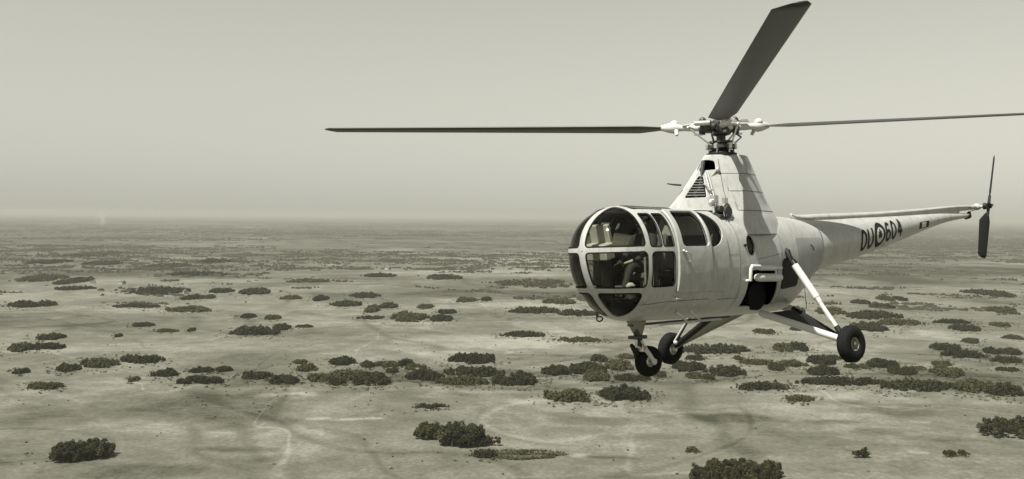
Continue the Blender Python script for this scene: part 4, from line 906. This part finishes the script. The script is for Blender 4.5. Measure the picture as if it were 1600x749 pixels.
cp = MB(); cp.lathe(hc+np.array([-.012, 0, .035]), (0, 0, 1), [(0, .094), (.03, .096), (.07, .075), (.092, .03), (.096, .002)], 20); cp.add([hc+[.06, -.06, .045], hc+[.06, .06, .045], hc+[.15, .035, .028], hc+[.15, -.035, .028], hc+[.06, -.06, .037], hc+[.06, .06, .037], hc+[.15, .035, .020], hc+[.15, -.035, .020]], [(0,1,2,3),(7,6,5,4),(0,4,5,1),(1,5,6,2),(2,6,7,3),(3,7,4,0)]); cp.obj('cap', SUIT, pilot)
for wr, gx in ((BP[7], (px+.43, .04, hz+.10)), (BP[10], (px+.40, -.24, hz+.0))):
    w_ = np.array(wr); g_ = np.array(gx); pm = w_+(g_-w_)*.9; pts = [w_, pm]; ed = [(0, 1)]; ra = [.026, .030]; dr_ = (g_-w_)/np.linalg.norm(g_-w_); sv = np.cross(dr_, [0, 0, 1.0])
    for k in range(4):
        b0 = pm+sv*.016*(k-1.5)+dr_*.02; L = (.030, .036, .034, .026)[k]; i = len(pts); pts += [b0+dr_*L, b0+dr_*(L+.012)-np.array([0, 0, .028]), b0+dr_*(L-.01)-np.array([0, 0, .045])]; ed += [(1, i), (i, i+1), (i+1, i+2)]; ra += [.0095, .009, .008]
    i = len(pts); pts += [w_+(pm-w_)*.5+np.array([0, 0, .024])+sv*.02, pm+sv*.035-np.array([0, 0, .02])]; ed += [(0, i), (i, i+1)]; ra += [.010, .009]
    skinned('hand', [tuple(p) for p in pts], ed, ra, SKIN, pilot, levels=1)

# ------------------------------------------------------------------ the hazy air
def haze(density=8.0e-5):
    m = bpy.data.materials.new('haze_air'); m.use_nodes = True; nt = m.node_tree
    for n in list(nt.nodes): nt.nodes.remove(n)
    out = nt.nodes.new('ShaderNodeOutputMaterial'); v = nt.nodes.new('ShaderNodeVolumePrincipled')
    v.inputs['Color'].default_value = (0.49, 0.49, 0.45, 1); v.inputs['Density'].default_value = density; v.inputs['Anisotropy'].default_value = 0.0
    nt.links.new(v.outputs[0], out.inputs['Volume'])
    a = 60000.0; z0, z1 = -7.0, 182.0
    V = [(-a,-a,z0),(a,-a,z0),(a,a,z0),(-a,a,z0),(-a,-a,z1),(a,-a,z1),(a,a,z1),(-a,a,z1)]
    o = make_obj('haze', V, [(3,2,1,0),(4,5,6,7),(0,1,5,4),(1,2,6,5),(2,3,7,6),(3,0,4,7)], m, smooth=False)
    tag(o, 'pale summer haze lying over the whole plain', 'haze', kind='stuff')
haze()

def smoke():
    """small pale plume of smoke rising on the far left horizon"""
    m = bpy.data.materials.new('smoke_plume'); m.use_nodes = True; nt = m.node_tree
    for n in list(nt.nodes): nt.nodes.remove(n)
    out = nt.nodes.new('ShaderNodeOutputMaterial'); v = nt.nodes.new('ShaderNodeVolumePrincipled')
    v.inputs['Color'].default_value = (0.92, 0.92, 0.86, 1); nt.links.new(v.outputs[0], out.inputs['Volume'])
    tc = nt.nodes.new('ShaderNodeTexCoord'); ln = nt.nodes.new('ShaderNodeVectorMath'); ln.operation = 'DISTANCE'; ln.inputs[1].default_value = (.5, .5, .42); nt.links.new(tc.outputs['Generated'], ln.inputs[0])
    fo = nt.nodes.new('ShaderNodeMapRange'); fo.interpolation_type = 'SMOOTHERSTEP'; fo.inputs['From Min'].default_value = 0.0; fo.inputs['From Max'].default_value = 0.46; fo.inputs['To Min'].default_value = 0.010; fo.inputs['To Max'].default_value = 0.0; nt.links.new(ln.outputs['Value'], fo.inputs['Value'])
    nz = nt.nodes.new('ShaderNodeTexNoise'); nz.inputs['Scale'].default_value = 4.0; nz.inputs['Detail'].default_value = 4; nt.links.new(tc.outputs['Generated'], nz.inputs['Vector'])
    nr = nt.nodes.new('ShaderNodeMapRange'); nr.inputs['From Min'].default_value = 0.38; nr.inputs['From Max'].default_value = 0.65; nt.links.new(nz.outputs['Fac'], nr.inputs['Value'])
    mu = nt.nodes.new('ShaderNodeMath'); mu.operation = 'MULTIPLY'; nt.links.new(fo.outputs[0], mu.inputs[0]); nt.links.new(nr.outputs[0], mu.inputs[1]); nt.links.new(mu.outputs[0], v.inputs['Density'])
    x, y = spot(158, 353); r = np.random.default_rng(4); P = []; R_ = []
    for k in range(9):
        t = k/8; P.append((x - 10 + 26*t + r.normal()*4, y + r.normal()*6, 2 + 165*t)); R_.append(34 + 44*sin(pi*min(1, .15 + t*.85)) + r.normal()*5)
    R_[-1] = 8
    q = MB(); q.tube(P, R_, 20, up=(1, 0, 0)); o = q.obj('smoke', m, None, True, heli=False)
    for mo in list(o.modifiers): o.modifiers.remove(mo)
    tag(o, 'small pale plume of smoke on the far left horizon', 'smoke', kind='stuff')
smoke()
